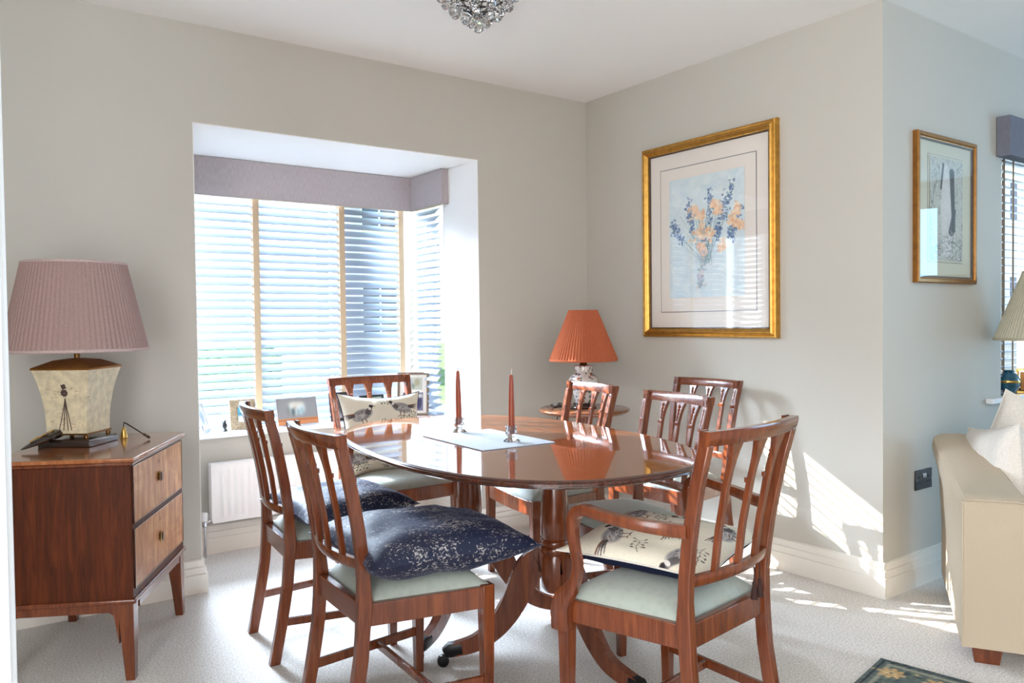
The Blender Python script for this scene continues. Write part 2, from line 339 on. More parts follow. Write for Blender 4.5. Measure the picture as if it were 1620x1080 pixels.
# white-painted reveals of the opening
struct(MB().box(BX1-.003, BX1, .001, SY0, 0, HEAD-.004).build('trim_1', m_white))
struct(MB().box(BX0, BX0+.003, .001, SY0, 0, HEAD-.004).build('trim_2', m_white))
def baseboard(name, runs):
    m = MB()
    for (x0, y0, x1, y1, nx, ny, e0, e1) in runs:   # wall line from p0 to p1, normal into the room, end extensions
        d = Vector((x1-x0, y1-y0)).normalized()
        for (t, z0, z1) in ((.020, 0, .083), (.0145, .083, .113), (.009, .113, .142)):
            a = Vector((x0, y0))-d*t*e0; b = Vector((x1, y1))+d*t*e1; c = b+Vector((nx, ny))*t; e = a+Vector((nx, ny))*t
            g = .0035
            m.add([(q.x, q.y, z) for z in (z0, z1-g) for q in (a, b, c, e)], [(0, 1, 2, 3), (4, 5, 6, 7), (0, 1, 5, 4), (1, 2, 6, 5), (2, 3, 7, 6), (3, 0, 4, 7)])
            c2 = b+Vector((nx, ny))*(t-.0055); e2 = a+Vector((nx, ny))*(t-.0055)
            m.add([(q.x, q.y, z) for z in (z1-g, z1) for q in (a, b, c2, e2)], [(0, 1, 2, 3), (4, 5, 6, 7), (0, 1, 5, 4), (1, 2, 6, 5), (2, 3, 7, 6), (3, 0, 4, 7)])
    struct(m.build(name, m_trim))
baseboard('baseboard_back', [(-4.3, 0, BX0, 0, 0, -1, 0, 1), (BX1, 0, 0, 0, 0, -1, 1, 0)])
baseboard('baseboard_bay', [(BX0, 0, BX0, .56, 1, 0, 0, 0), (BX0, .56, BX1, .56, 0, -1, 0, 0), (BX1, .56, BX1, 0, -1, 0, 0, 0)])
baseboard('baseboard_right', [(0, 0, 0, YC, -1, 0, 0, 1)])
baseboard('baseboard_living', [(0, YC, 4.5, YC, 0, -1, 0, 0)])
# doorway edge just inside the left of the frame
DX = -3.013
struct(MB().box(DX-.30, DX-.07, -2.52, -2.42, 0, HC).build('wall_partition', m_wall))
d1 = struct(MB().box(DX-.14, DX-.012, -2.545, -2.52, 0, 2.1).box(DX-.075, DX-.006, -2.556, -2.545, 0, 2.1).box(DX-.07, DX, -2.535, -2.40, 0, 2.1).build('door_1', m_gloss_white, bevel=.003))
# ------------------------------------------------------------------ bay windows: frames, panes, sills
def window_unit(name, A, B, z0, z1, mull=(), depth=.06, fw=.05, glass=True):
    # frame between plan points A and B (Vector2), mullion centres given as distances along
    r = struct(thing(name, '', '')); del r['label']; del r['category']
    d = (B-A); L = d.length; d.normalize(); ang = math.atan2(d.y, d.x); r.location = (A.x, A.y, 0); r.rotation_euler = (0, 0, ang)
    h = depth/2
    MB().box(0, L, -h, h, z0, z0+fw).box(0, L, -h, h, z1-fw, z1).box(0, fw, -h, h, z0+fw, z1-fw).box(L-fw, L, -h, h, z0+fw, z1-fw).build('window_frame', m_upvc, r, bevel=.003)
    e = [fw]
    for c, w in mull:
        MB().box(c-w/2, c+w/2, -h, h, z0+fw, z1-fw).build('mullion', m_upvc, r, bevel=.003); e += [c-w/2, c+w/2]
    e.append(L-fw)
    for k in range(0, len(e), 2):
        x0, x1 = e[k], e[k+1]
        MB().add([(x0, 0, z0+fw), (x1, 0, z0+fw), (x1, 0, z1-fw), (x0, 0, z1-fw)], [(0, 1, 2, 3)]).build('pane', m_winglass, r)
    return r
window_unit('window_1', Vector((BX0+.0, .80)), Vector((BX1-.0, .80)), .597, HEAD, [(1.035, .185)], fw=.045)
window_unit('window_2', Vector((BX0-.07, SY0)), Vector((BX0-.07, .77)), .597, HEAD, fw=.03)
window_unit('window_3', Vector((BX1+.07, SY0)), Vector((BX1+.07, .77)), .597, HEAD, fw=.03)
tag(MB().box(BX0+.003, BX1-.003, .515, .77, .575, .597).build('window_sill', m_gloss_white, bevel=.004), 'white painted window sill under the bay blinds', 'window sill')
struct(MB().box(BX0-.12, BX0, SY0, .77, .585, .597).box(BX1, BX1+.12, SY0, .77, .585, .597).build('trim_3', m_gloss_white))
# pelmets
pm = thing('pelmet', 'long mauve-grey linen pelmet box across the top of the bay window', 'pelmet')
PZ0, PZ1 = 1.792, HEAD-.002
MB().box(BX0+.005, -.787, .65, .668, PZ0, PZ1).build('front_board', m_pelmet, pm, bevel=.002)
MB().box(-.805, -.787, .295, .649, PZ0, PZ1).box(-.787, -.760, .295, .313, PZ0, PZ1).build('return_board', m_pelmet, pm, bevel=.002)
MB().box(BX0+.03, BX0+.048, .295, .649, PZ0, PZ1).box(BX0+.005, BX0+.03, .295, .313, PZ0, PZ1).build('return_board', m_pelmet, pm, bevel=.002)
MB().box(BX0+.005, -.787, .648, .6495, PZ0-.004, PZ0).box(-.8065, -.786, .296, .648, PZ0-.004, PZ0).build('piping', m_shade3, pm)
# blinds
def blind(name, label, A, B, z0, z1, tilt, pitch, tapes, group=None, sw=.047, tapem=None, inward=-1, tw=.017):
    d = B-A; L = d.length; ang = math.atan2(d.y, d.x); r = thing(name, label, 'blind', (A.x, A.y, 0), ang, group)
    # local: x along, y across (inward sign = side facing the room)
    c, s_ = math.cos(tilt)*sw/2, math.sin(tilt)*sw/2
    th = .0013; n_ = int((z1-z0-.03)/pitch)
    secs = [(inward*c, -s_), (inward*c*.4, -s_*.4+.0022), (-inward*c*.4, s_*.4+.0022), (-inward*c, s_)]
    m = MB(); ring = lambda x: [(x, a, b-th) for a, b in secs]+[(x, a, b+th) for a, b in secs[::-1]]
    m.loft([ring(0), ring(L)])
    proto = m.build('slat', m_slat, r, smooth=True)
    zs = [z0+.03+pitch*(k+.5) for k in range(n_)]
    proto.location = (0, 0, zs[0])
    for z in zs[1:]:
        o = proto.copy(); COL.objects.link(o); o.parent = r; o.location = (0, 0, z); o.rotation_euler = (random.uniform(-.02, .02), 0, 0)
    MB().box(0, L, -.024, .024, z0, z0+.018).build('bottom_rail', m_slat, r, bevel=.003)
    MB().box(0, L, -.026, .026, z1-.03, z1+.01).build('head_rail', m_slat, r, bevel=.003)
    for t in tapes:
        for sg in (-1, 1):
            MB().box(t-tw, t+tw, sg*(c+.0022)-.0006, sg*(c+.0022)+.0006, z0+.005, z1).build('ladder_tape', tapem or m_tape, r)
    return r
TILT = math.radians(43.5)
blind('venetian_blind', 'wide white slatted blind with tan tapes across the bay front', Vector((BX0+.07, .705)), Vector((-.830, .705)), .604, 1.90, TILT, .0412, [-1.708-BX0-.07, -1.224-BX0-.07, -.850-BX0-.07])
blind('venetian_blind', 'narrow white slatted blind on the right side window of the bay', Vector((BX1-.022, .70)), Vector((BX1-.022, .385)), .604, 1.90, math.radians(44), .0412, [], inward=-1)
blind('venetian_blind', 'narrow white slatted blind on the left side window of the bay', Vector((BX0+.022, .385)), Vector((BX0+.022, .70)), .604, 1.90, math.radians(30), .0412, [], inward=-1)

# ------------------------------------------------------------------ living-room window (right edge)
window_unit('window_4', Vector((WX0, YC+.11)), Vector((WX1, YC+.11)), WZ0+.012, WZ1, [(.55, .05), (1.1, .05)], fw=.05)
tag(MB().box(WX0-.16, WX1+.16, YC-.035, YC, WZ0-.012, WZ0+.012).box(WX0+.001, WX1-.001, YC, YC+.08, WZ0, WZ0+.012).build('window_sill', m_gloss_white, bevel=.004), 'white sill of the living-room window behind the cream sofa', 'window sill')
pm = thing('pelmet', 'short dark grey pelmet over the living-room window at the right edge', 'pelmet')
MB().box(.995, 2.81, YC-.062, YC-.002, 1.885, 2.072).build('board', m_pelmet2, pm, bevel=.002)
blind('venetian_blind', 'open slatted blind with brown tapes in the right-edge window', Vector((WX0+.01, YC+.045)), Vector((WX1-.01, YC+.045)), WZ0+.02, WZ1-.01, math.radians(4), .0385, [.07, .17, .5, .9, 1.3], tapem=fabric('brown_ladder_tape', srgb(150, 128, 108), .2, 300), sw=.044, tw=.009)

# ------------------------------------------------------------------ outside
struct(MB().box(-30, 30, .95, 40, -.35, -.15).build('ground_outside', m_grass))
def house(x0, x1, y0, y1, h, label, rot=0):
    r = thing('house', label, 'house', ((x0+x1)/2, (y0+y1)/2, -.15), rot); w = (x1-x0)/2; d = (y1-y0)/2
    MB().box(-w, w, -d, d, 0, h).build('walls', m_brick, r)
    MB().add([(-w-.3, -d-.3, h), (w+.3, -d-.3, h), (w+.3, d+.3, h), (-w-.3, d+.3, h), (-w-.3, 0, h+2), (w+.3, 0, h+2)], [(0, 1, 5, 4), (2, 3, 4, 5), (0, 4, 3), (1, 2, 5), (0, 3, 2, 1)]).build('roof', m_roofm, r)
    n = int(2*w/1.9)
    for fl in (1.0, 3.4):
        for k in range(n):
            cx = -w+(k+.5)*2*w/n
            f = MB().box(cx-.5, cx+.5, -d-.05, -d+.02, fl, fl+1.25).build('window', m_upvc, r)
            MB().box(cx-.42, cx-.03, -d-.07, -d-.045, fl+.08, fl+1.17).box(cx+.03, cx+.42, -d-.07, -d-.045, fl+.08, fl+1.17).build('window_pane', m_hglass, f)
    return r
house(8, 22, 4.5, 11, 5, 'pale rendered house seen through the right-edge window blind')
house(3.6, 6.6, 13, 18, 5, 'pale house behind the right part of the bay blinds')
def hedge(name, label, x0, x1, y, h, d=.5):
    m = MB(); nx = int((x1-x0)/.25)
    rings = []
    for i in range(nx+1):
        x = x0+(x1-x0)*i/nx; ring = []
        for k in range(10):
            a = PI*k/9; q = noise.noise(Vector((x*2, k*1.3, y)))*.22
            ring.append((x, y-math.cos(a)*(d+q), -.16+(h+q)*math.sin(a)**.5))
        rings.append(ring)
    m.loft(rings); return tag(m.build(name, m_hedge, smooth='all'), label, 'hedge')
hedge('garden_hedge', 'green garden hedge showing through gaps in the bay blinds', -9, .5, 7, 1.05)

# ------------------------------------------------------------------ radiator
ra = thing('radiator', 'white panel radiator with pressed channels under the bay sill', 'radiator', (0, 0, 0))
RX0, RX1, RZ0, RZ1, RY = -2.015, -1.0, .168, .452, .47
m = MB()
# corrugated front: profile along x
xs = []; x = RX0+.012
prof = [(RX0, 0), (RX0+.03, 0)]
k = 0; x = RX0+.04
while x < RX1-.05:
    prof += [(x, 0), (x+.006, -.006), (x+.017, -.006), (x+.023, 0)]; x += .034
prof += [(RX1-.03, 0), (RX1, 0)]
r0 = [[(px_, RY+(dy if RZ0+.03 < z < RZ1-.03 else 0), z) for (px_, dy) in prof] for z in (RZ0, RZ0+.022, RZ0+.034, RZ1-.036, RZ1-.024, RZ1)]
vs = [q for r_ in r0 for q in r_]; n_ = len(prof)
fs = [(i*n_+j, i*n_+j+1, (i+1)*n_+j+1, (i+1)*n_+j) for i in range(5) for j in range(n_-1)]
MB().add(vs, fs).box(RX0, RX1, RY+.001, RY+.012, RZ0, RZ1).build('front_panel', m_rad, ra, smooth=True)
MB().box(RX0-.004, RX1+.004, RY-.004, RY+.05, RZ1, RZ1+.006).build('top_grille', m_rad, ra, bevel=.002)
MB().box(RX0-.004, RX0, RY, RY+.05, RZ0+.01, RZ1).box(RX1, RX1+.004, RY, RY+.05, RZ0+.01, RZ1).build('side_panel', m_rad, ra, bevel=.001)
MB().box(RX0+.02, RX1-.02, RY+.04, RY+.055, RZ0+.01, RZ1-.01).build('rear_panel', m_rad, ra)
vv = MB().lathe([(.006, 0), (.006, .15), (.012, .155), (.012, .175), (.006, .18)], 12, (RX0-.03, RY+.03)).sweep([(RX0-.03, RY+.03, .165), (RX0+.002, RY+.03, .18)], [.006])
vv.build('valve', m_chrome, ra, smooth=True)
MB().lathe([(.014, .178), (.016, .183), (.016, .215), (.012, .222)], 14, (RX0-.03, RY+.03)).build('valve_cap', m_gloss_white, ra, smooth=True)

# ------------------------------------------------------------------ wall pictures
def floral():
    cv = Canvas(190, 260, (240, 236, 228)); A = 190/260
    cv.rect(0, 1, 0, 1, (208, 222, 226), .9)
    for _ in range(260): cv.ell(random.random(), random.random(), random.uniform(.02, .09), random.uniform(.01, .05), random.choice([(214, 228, 230), (198, 216, 224), (228, 234, 232), (210, 222, 220)]), random.random()*3, .35, A)
    for _ in range(70):   # stems
        x = random.gauss(.5, .04); cv.stroke((x, .25+random.random()*.1), (.5+(x-.5)*1.5+random.gauss(0, .16), random.uniform(.45, .75)), .002, .0015, random.choice([(110, 140, 130), (90, 120, 130), (140, 160, 150)]), .6, A)
    for cx, cy, dx, dy in [(.2, .47, -.1, .1), (.33, .55, -.02, .15), (.56, .6, .0, .27), (.68, .56, .1, .26), (.85, .52, .1, .18), (.3, .66, -.03, .13), (.12, .56, -.08, .07), (.75, .62, .1, .28), (.5, .45, .0, .1), (.66, .47, .02, .1), (.82, .45, .06, .1)]:
        for k in range(60):
            t = random.random(); cv.ell(cx+dx*t+random.gauss(0, .025), cy+dy*t+random.gauss(0, .02), random.uniform(.004, .014), random.uniform(.004, .01), random.choice([(96, 122, 162), (120, 140, 178), (80, 104, 140), (140, 160, 190), (104, 132, 150)]), random.random()*3, .8, A)
    for cx, cy, r_ in [(.36, .72, .07), (.44, .66, .06), (.66, .7, .05), (.9, .68, .06), (.42, .52, .08), (.55, .5, .07), (.85, .6, .06), (.93, .56, .05), (.46, .4, .05), (.72, .41, .05), (.62, .75, .04)]:
        for k in range(34): cv.ell(cx+random.gauss(0, r_*.5), cy+random.gauss(0, r_*.45), random.uniform(.008, .022), random.uniform(.007, .018), random.choice([(236, 196, 160), (240, 206, 172), (228, 180, 140), (244, 220, 190)]), random.random()*3, .75, A)
    for k in range(80): cv.ell(.45+random.gauss(0, .03), random.uniform(.08, .38), random.uniform(.006, .02), random.uniform(.005, .012), random.choice([(150, 170, 180), (180, 170, 190), (130, 150, 150), (215, 190, 190)]), random.random()*3, .5, A)
    cv.grain(5); return cv
def figure_drawing():
    cv = Canvas(110, 260, (176, 178, 168)); A = 110/260
    cv.rect(0, 1, 0, 1, (190, 190, 180)); 
    for _ in range(420):
        x = random.random(); y = random.random(); g = random.choice([70, 100, 140, 210, 60]) if x < .33 or x > .8 else random.choice([150, 190, 215, 120])
        cv.stroke((x, y), (x+random.gauss(0, .05), y+random.gauss(0, .08)), .003, .002, (g, g, g-4), .5, A)
    cv.stroke((.5, .1), (.5, .55), .06, .075, (212, 208, 204), .9, A); cv.stroke((.5, .55), (.44, .9), .06, .05, (214, 210, 206), .9, A)
    cv.stroke((.72, .3), (.66, .88), .02, .03, (70, 72, 76), .85, A); cv.stroke((.64, .28), (.74, .5), .035, .02, (88, 90, 96), .9, A)
    cv.stroke((.88, .25), (.9, .85), .03, .03, (196, 194, 186), .8, A); cv.stroke((.33, .7), (.4, .94), .012, .012, (60, 60, 60), .8, A)
    for _ in range(260):
        x = random.random(); y = random.random()*.25; g = random.choice([90, 120, 200, 220, 60]); cv.stroke((x, y), (x+random.uniform(-.1, .2), y+random.gauss(0, .03)), .002, .002, (g, g, g), .6, A)
    cv.grain(12); return cv
def framed(name, label, loc, rz, w, h, fw, fd, profile, mats, mount, layers, cv, pw, ph, pz, pane=True):
    # local: x right, z up, faces -y, back of the frame at y=0
    r = thing(name, label, 'picture', loc, rz)
    fr = None
    for side in range(4):
        m = MB(); L = (w if side % 2 == 0 else h)/2; o = (h if side % 2 == 0 else w)/2
        ring = lambda e: [((e*(L-t)), -d_, -(o-t)) for t, d_ in profile]+[((e*(L-profile[-1][0])), 0, -(o-profile[-1][0])), (e*L, 0, -o)]
        m.loft([ring(-1), ring(1)]); m.xform(Matrix.Translation((0, 0, h/2)) @ Matrix.Rotation(side*PI/2, 4, 'Y'))
        m.build('frame_rail', mats[0], r, smooth=True)
    t = profile[-1][0]
    MB().box(-w/2+t, w/2-t, -.007, -.003, t, h-t).build('mount_board', mount, r)
    for (lw, lh, lz, mt, dep) in layers: MB().box(-lw/2, lw/2, -dep, -dep+.001, lz, lz+lh).build('mount_line', mt, r)
    painted('print', cv, pw, ph, r, m_print, Matrix.Translation((0, -.0125, pz)))
    # dark sight edge
    MB().box(-w/2+t, w/2-t, -.016, -.003, t, t+.006).box(-w/2+t, w/2-t, -.016, -.003, h-t-.006, h-t).box(-w/2+t, -w/2+t+.006, -.016, -.003, t+.006, h-t-.006).box(w/2-t-.006, w/2-t, -.016, -.003, t+.006, h-t-.006).build('sight_edge', mats[1], r)
    if pane: MB().add([(-w/2+t, -.0165, t), (w/2-t, -.0165, t), (w/2-t, -.0165, h-t), (-w/2+t, -.0165, h-t)], [(0, 1, 2, 3)]).build('glass_pane', m_pane, r)
    return r
prof1 = [(0, .018), (.004, .028), (.010, .031), (.016, .027), (.020, .034), (.028, .037), (.034, .030), (.038, .024), (.044, .021)]
framed('framed_picture', 'large gilt-framed flower print with wide pale mount on the right wall', (-.001, -.893, 1.045), -PI/2, .836, .987, .044, .03, prof1, (m_gold, m_golddark), m_mount,
       [(.60, .735, .127, m_line, .0085), (.592, .727, .131, m_mount, .0095)], floral(), .47, .60, .20)
prof2 = [(0, .020), (.004, .024), (.016, .024), (.020, .018), (.024, .017)]
framed('framed_picture', 'smaller gold-framed grey figure drawing on the cool wall at the right', (.492, YC-.001, 1.278), 0, .524, .632, .024, .025, prof2, (m_gold2, m_golddark), m_mount2,
       [(.31, .46, .09, m_line, .0085), (.306, .456, .092, m_mount2, .0095)], figure_drawing(), .29, .44, .10)
# double socket
so = thing('wall_socket', 'black nickel double socket low on the cool wall', 'socket', (.314, YC-.0005, .401))
MB().box(-.069, .069, -.006, 0, 0, .084).build('plate', m_socket, so, bevel=.002)
for sx in (-.038, .038):
    MB().box(sx-.005, sx+.005, -.0075, -.0055, .05, .057).box(sx-.013, sx-.006, -.0075, -.0055, .028, .032).box(sx+.006, sx+.013, -.0075, -.0055, .028, .032).build('socket_holes', m_black, so)
MB().box(-.012, -.003, -.011, -.005, .05, .068).box(.003, .012, -.011, -.005, .05, .068).build('switch', m_chrome, so, bevel=.001)
MB().lathe([(.003, 0), (.003, .002)], 10).xform(Matrix.Translation((-.06, -.006, .042)) @ Matrix.Rotation(PI/2, 4, 'X')).build('screw', m_chrome, so)
MB().lathe([(.003, 0), (.003, .002)], 10).xform(Matrix.Translation((.06, -.006, .042)) @ Matrix.Rotation(PI/2, 4, 'X')).build('screw', m_chrome, so)

# ------------------------------------------------------------------ dining table
TC = (-1.438, -1.172); TA, TB, TN, TZ = .502, .805, 2.5, .713; TROT = math.radians(-6.0)
tb = thing('dining_table', 'oval mahogany twin-pedestal dining table with polished top', 'dining table', (TC[0], TC[1], 0), TROT)
def se(t, da=0, n=TN):
    c, s_ = math.cos(t), math.sin(t)
    return (math.copysign(abs(c)**(2/n), c)*(TA+da), math.copysign(abs(s_)**(2/n), s_)*(TB+da))
for half in (0, 1):
    g = .0008*(1 if half == 0 else -1)
    ts = [half*PI+PI*k/60 for k in range(61)]
    prof = [(-.012, TZ), (-.005, TZ-.0012), (-.002, TZ-.004), (-.003, TZ-.0065), (0, TZ-.009), (.0, TZ-.014), (-.004, TZ-.0165), (-.003, TZ-.019), (-.012, TZ-.024)]
    rings = []
    for da, z in prof:
        rings.append([(se(t, da)[0], (se(t, da)[1]+g), z) for t in ts])
    top = MB().loft([rings[0], [(x, y, TZ-.010) for x, y, z in rings[0]]])
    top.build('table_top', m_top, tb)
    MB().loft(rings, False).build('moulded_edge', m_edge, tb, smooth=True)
hubs = [(-1.425, -1.45), (-1.475, -1.0)]
Tinv = Matrix.Rotation(-TROT, 4, 'Z') @ Matrix.Translation((-TC[0], -TC[1], 0))
def castor_leg(parent, hub, ang, R_=.365):
    d = Vector((math.cos(ang), math.sin(ang))); P = lambda r, z: (hub.x+d.x*r, hub.y+d.y*r, z)
    pr_ = [(.025, .33), (.055, .345), (.088, .315), (.12, .25), (.16, .175), (.21, .115), (.27, .075), (R_-.02, .056)]
    rd = [(.017, .028), (.017, .040), (.017, .046), (.017, .044), (.017, .038), (.016, .032), (.015, .026), (.0145, .021)]
    lg = MB().sweep([P(*q) for q in pr_], rd, SQ, smooth=4).build('leg', m_mahog, parent, bevel=.003)
    MB().sweep([P(R_-.05, .0605), P(R_-.01, .056), P(R_+.008, .046)], [(.0165, .021), (.018, .022), (.014, .014)], RR).build('castor_cap', m_black, lg, smooth=True)
    w = MB().lathe([(.006, -.011), (.019, -.009), (.0205, 0), (.019, .009), (.006, .011)], 18)
    w.xform(Matrix.Translation(P(R_+.012, .0205)) @ Matrix.Rotation(ang, 4, 'Z') @ Matrix.Rotation(PI/2, 4, 'X')); w.build('castor_wheel', m_black, lg, smooth=True)
for hi, (hx, hy) in enumerate(hubs):
    h = Tinv @ Vector((hx, hy, 0))
    MB().lathe([(0, .235), (.036, .236), (.046, .25), (.050, .29), (.050, .35), (.046, .362), (.052, .37), (.054, .378), (.052, .386), (.046, .39), (.050, .396), (.051, .403), (.048, .41), (.044, .414), (.0475, .425), (.046, .50), (.040, .60), (.038, .628), (.044, .634), (.0455, .640), (.044, .646), (.038, .651), (.038, .68), (0, .681)], 40, (h.x, h.y)).build('pedestal_column', m_mahog, tb, smooth=True)
    angs = (150, 30, -90) if hi == 0 else (210, -30, 90)
    for a in angs: castor_leg(tb, h, math.radians(a)-TROT, .405 if a == -90 else .365)
    MB().box(h.x-.20, h.x+.20, h.y-.05, h.y+.05, .672, .6905).build('bearer', m_edge, tb, bevel=.004)
MB().box(-.28, -.24, -.52, .52, .674, .6905).box(.24, .28, -.52, .52, .674, .6905).build('under_rail', m_edge, tb, bevel=.003)

# ------------------------------------------------------------------ chairs (front = +x)
def stile_x(z): # centreline of the rear upright
    pts = [(0, -.228), (.12, -.203), (.25, -.180), (.40, -.168), (.50, -.172), (.62, -.188), (.74, -.212), (.83, -.236), (.90, -.255)]
    for (z0, x0), (z1, x1) in zip(pts, pts[1:]):
        if z <= z1: return x0+(x1-x0)*(z-z0)/(z1-z0)
    return pts[-1][1]
def make_chair(label, arm=False, group=None, dz=0.0, carved=True):
    t = thing('carver_chair' if arm else 'dining_chair', label, 'chair', (0, 0, 0), 0, group)
    ZT = .835+dz; RB = .168 if not arm else .185; RT = .190 if not arm else .205; FY = .232 if not arm else .245; FX = .19
    yw = lambda z: RB+(RT-RB)*max(0, min(1, (z-.40)/.42))
    bow = lambda y, z: -.028*(1-(y/yw(z))**2)
    for s_ in (-1, 1):
        zs = [0, .06, .12, .19, .26, .33, .40, .46, .52, .60, .68, .76, ZT-.016]
        secs = []
        for z in zs:
            hx = .0175 if z < .34 else (.020 if z < .45 else .0165-.003*(z-.45)); hy = .0145 if z < .45 else .0125
            secs.append((stile_x(z), s_*(yw(z)-.006), z, hx, hy))
        MB().zloft(secs).build('rear_leg_and_stile', m_mahog, t, bevel=.003)
    # crest rail, bowed in plan
    def rail(name, z, hh, th, y1, pr_=RR, extra=0, bev=.0, mat=m_mahog):
        N = 12; rings = []
        for i in range(N+1):
            y = -y1+2*y1*i/N; x = stile_x(z)+bow(min(abs(y), yw(z)), z)+extra
            lean = (stile_x(z+.02)-stile_x(z-.02))/.04
            rings.append([(x+a*th+b*hh*lean, y, z+b*hh) for a, b in pr_])
        return MB().loft(rings).build(name, mat, t, bevel=bev, smooth=True)
    rail('crest_rail', ZT-.001, .018, .0135, yw(ZT)+.008)
    rail('lower_back_rail', .508, .014, .010, yw(.508)-.012)
    for k in range(3):
        u = (-.5+k*.5); secs = []
        for i in range(13):
            z = .515+(ZT-.014-.515)*i/12; y = u*yw(z)*(1.0 if k != 1 else 0)
            fl = .0085+ (.017*max(0, (i-9.2)/2.8)**1.8)
            secs.append((stile_x(z)+bow(y, z), y, z, .0075, fl))
        MB().zloft(secs).build('back_bar', m_mahog, t, bevel=.0015)
    if carved:      # carved detail on the seat-facing side
        for k in range(5):
            u = -1+k*.5; zc = .735; y = u*(yw(zc)-.006); x = stile_x(zc)+bow(y, zc)
            off = .0075 if abs(u) < 1 else .0150
            m = MB().box(x+off-.002, x+off+.0035, y-.011, y+.011, zc-.006, zc+.006)
            for j in range(5):
                zz = zc+.014+j*.0125; yy = u*(yw(zz)-.006); xx = stile_x(zz)+bow(yy, zz)+off; ww = .006+.0016*j
                m.add([(xx+.004, yy, zz), (xx, yy-ww, zz-.002), (xx, yy, zz+.011), (xx, yy+ww, zz-.002), (xx, yy, zz-.009)], [(0, 1, 2), (0, 2, 3), (0, 3, 4), (0, 4, 1)])
            for q in (-.0035, .0035):
                z0, z1 = .56, zc-.008
                m.add([(stile_x(z)+bow(u*yw(z), z)+off+dd, u*(yw(z)-.006)+q+w_, z) for z in (z0, z1) for dd, w_ in ((0, -.002), (.002, 0), (0, .002))], [(0, 1, 4, 3), (1, 2, 5, 4)])
            m.build('carved_collar', m_mahog, t)
        for s_ in (-1, 1):
            y = s_*(yw(ZT)-.010); x = stile_x(ZT)+.0125
            m = MB().box(x-.004, x+.004, y-.014, y+.014, ZT-.021, ZT+.018)
            m.box(x+.003, x+.0065, y-.010, y-.007, ZT-.018, ZT+.006).box(x+.003, x+.0065, y+.007, y+.010, ZT-.018, ZT+.006).box(x+.003, x+.0065, y-.007, y+.007, ZT+.003, ZT+.006).box(x+.003, x+.0065, y-.007, y+.007, ZT-.018, ZT-.015)
            m.lathe([(.0001, .0), (.005, .0), (.003, .003)], 8).build('crest_patera', m_mahog, t) if False else m.build('crest_patera', m_mahog, t)
    # front legs
    for s_ in (-1, 1):
        y = s_*(FY-.018)
        MB().zloft([(FX-.018, y, 0, .0125, .0125), (FX-.018, y, .34, .018, .018), (FX-.018, y, .405, .018, .018)]).build('front_leg', m_mahog, t, bevel=.002)
    # seat rails
    zt, zb = .402, .342; rx = stile_x(.38)
    def board(p0, p1, th, z0, z1, nm, bow_=0):
        p0 = Vector(p0); p1 = Vector(p1); d = (p1-p0).normalized(); n_ = Vector((d.y, -d.x)); N = 8 if bow_ else 1; rings = []
        for i in range(N+1):
            q = p0+(p1-p0)*i/N+n_*bow_*(1-(2*i/N-1)**2); a = q+n_*th/2; b = q-n_*th/2
            rings.append([(a.x, a.y, z0), (b.x, b.y, z0), (b.x, b.y, z1), (a.x, a.y, z1)])
        MB().loft(rings).build(nm, m_mahog_x if abs(d.x) > .7 else m_mahog, t, bevel=.002)
    board((FX-.014, -FY+.03), (FX-.014, FY-.03), .022, zb, zt, 'front_seat_rail', .010)
    board((rx, RB-.02), (rx, -RB+.02), .022, zb, zt, 'rear_seat_rail')
    for s_ in (-1, 1): board((rx+.015, s_*(RB-.007)), (FX-.03, s_*(FY-.014)), .022, zb, zt, 'side_seat_rail')
    # stretchers
    zs_ = .135; sx = stile_x(zs_)
    for s_ in (-1, 1): board((sx+.01, s_*(RB-.008)), (FX-.03, s_*(FY-.019)), .014, zs_-.013, zs_+.013, 'side_stretcher')
    board((.02, -(RB+.03)), (.02, RB+.03), .014, zs_-.011, zs_+.011, 'cross_stretcher')
    # drop-in seat, domed
    NX, NY = 16, 16; vs = []
    def P(u, v, top):
        x = -.150+(FX-.012+.150)*u; y = (RB-.014+(FY-RB)*u)*v
        edge = min(1, (1-abs(v))*7)*min(1, (1-abs(2*u-1))*6); e = max(0, edge)
        return (x+.010*(1-v*v)*(u > .97), y, zt-.006+(.010+.046*(max(0, 1-abs(v)**3.0)*max(0, 1-abs(2*u-1)**3.2))**.45 if top else -.01))
    vs = [P(i/NX, -1+2*j/NY, True) for i in range(NX+1) for j in range(NY+1)]; w_ = NY+1
    fs = [(i*w_+j, i*w_+j+1, (i+1)*w_+j+1, (i+1)*w_+j) for i in range(NX) for j in range(NY)]
    per = [j for j in range(w_)]+[i*w_+NY for i in range(1, NX+1)]+[NX*w_+j for j in range(NY-1, -1, -1)]+[i*w_ for i in range(NX-1, 0, -1)]
    base = len(vs); vs += [(vs[p_][0], vs[p_][1], zt-.02) for p_ in per]; k = len(per)
    fs += [(per[i], per[(i+1) % k], base+(i+1) % k, base+i) for i in range(k)]+[tuple(base+i for i in range(k))]
    MB().add(vs, fs).build('seat', m_damask, t, smooth='all')
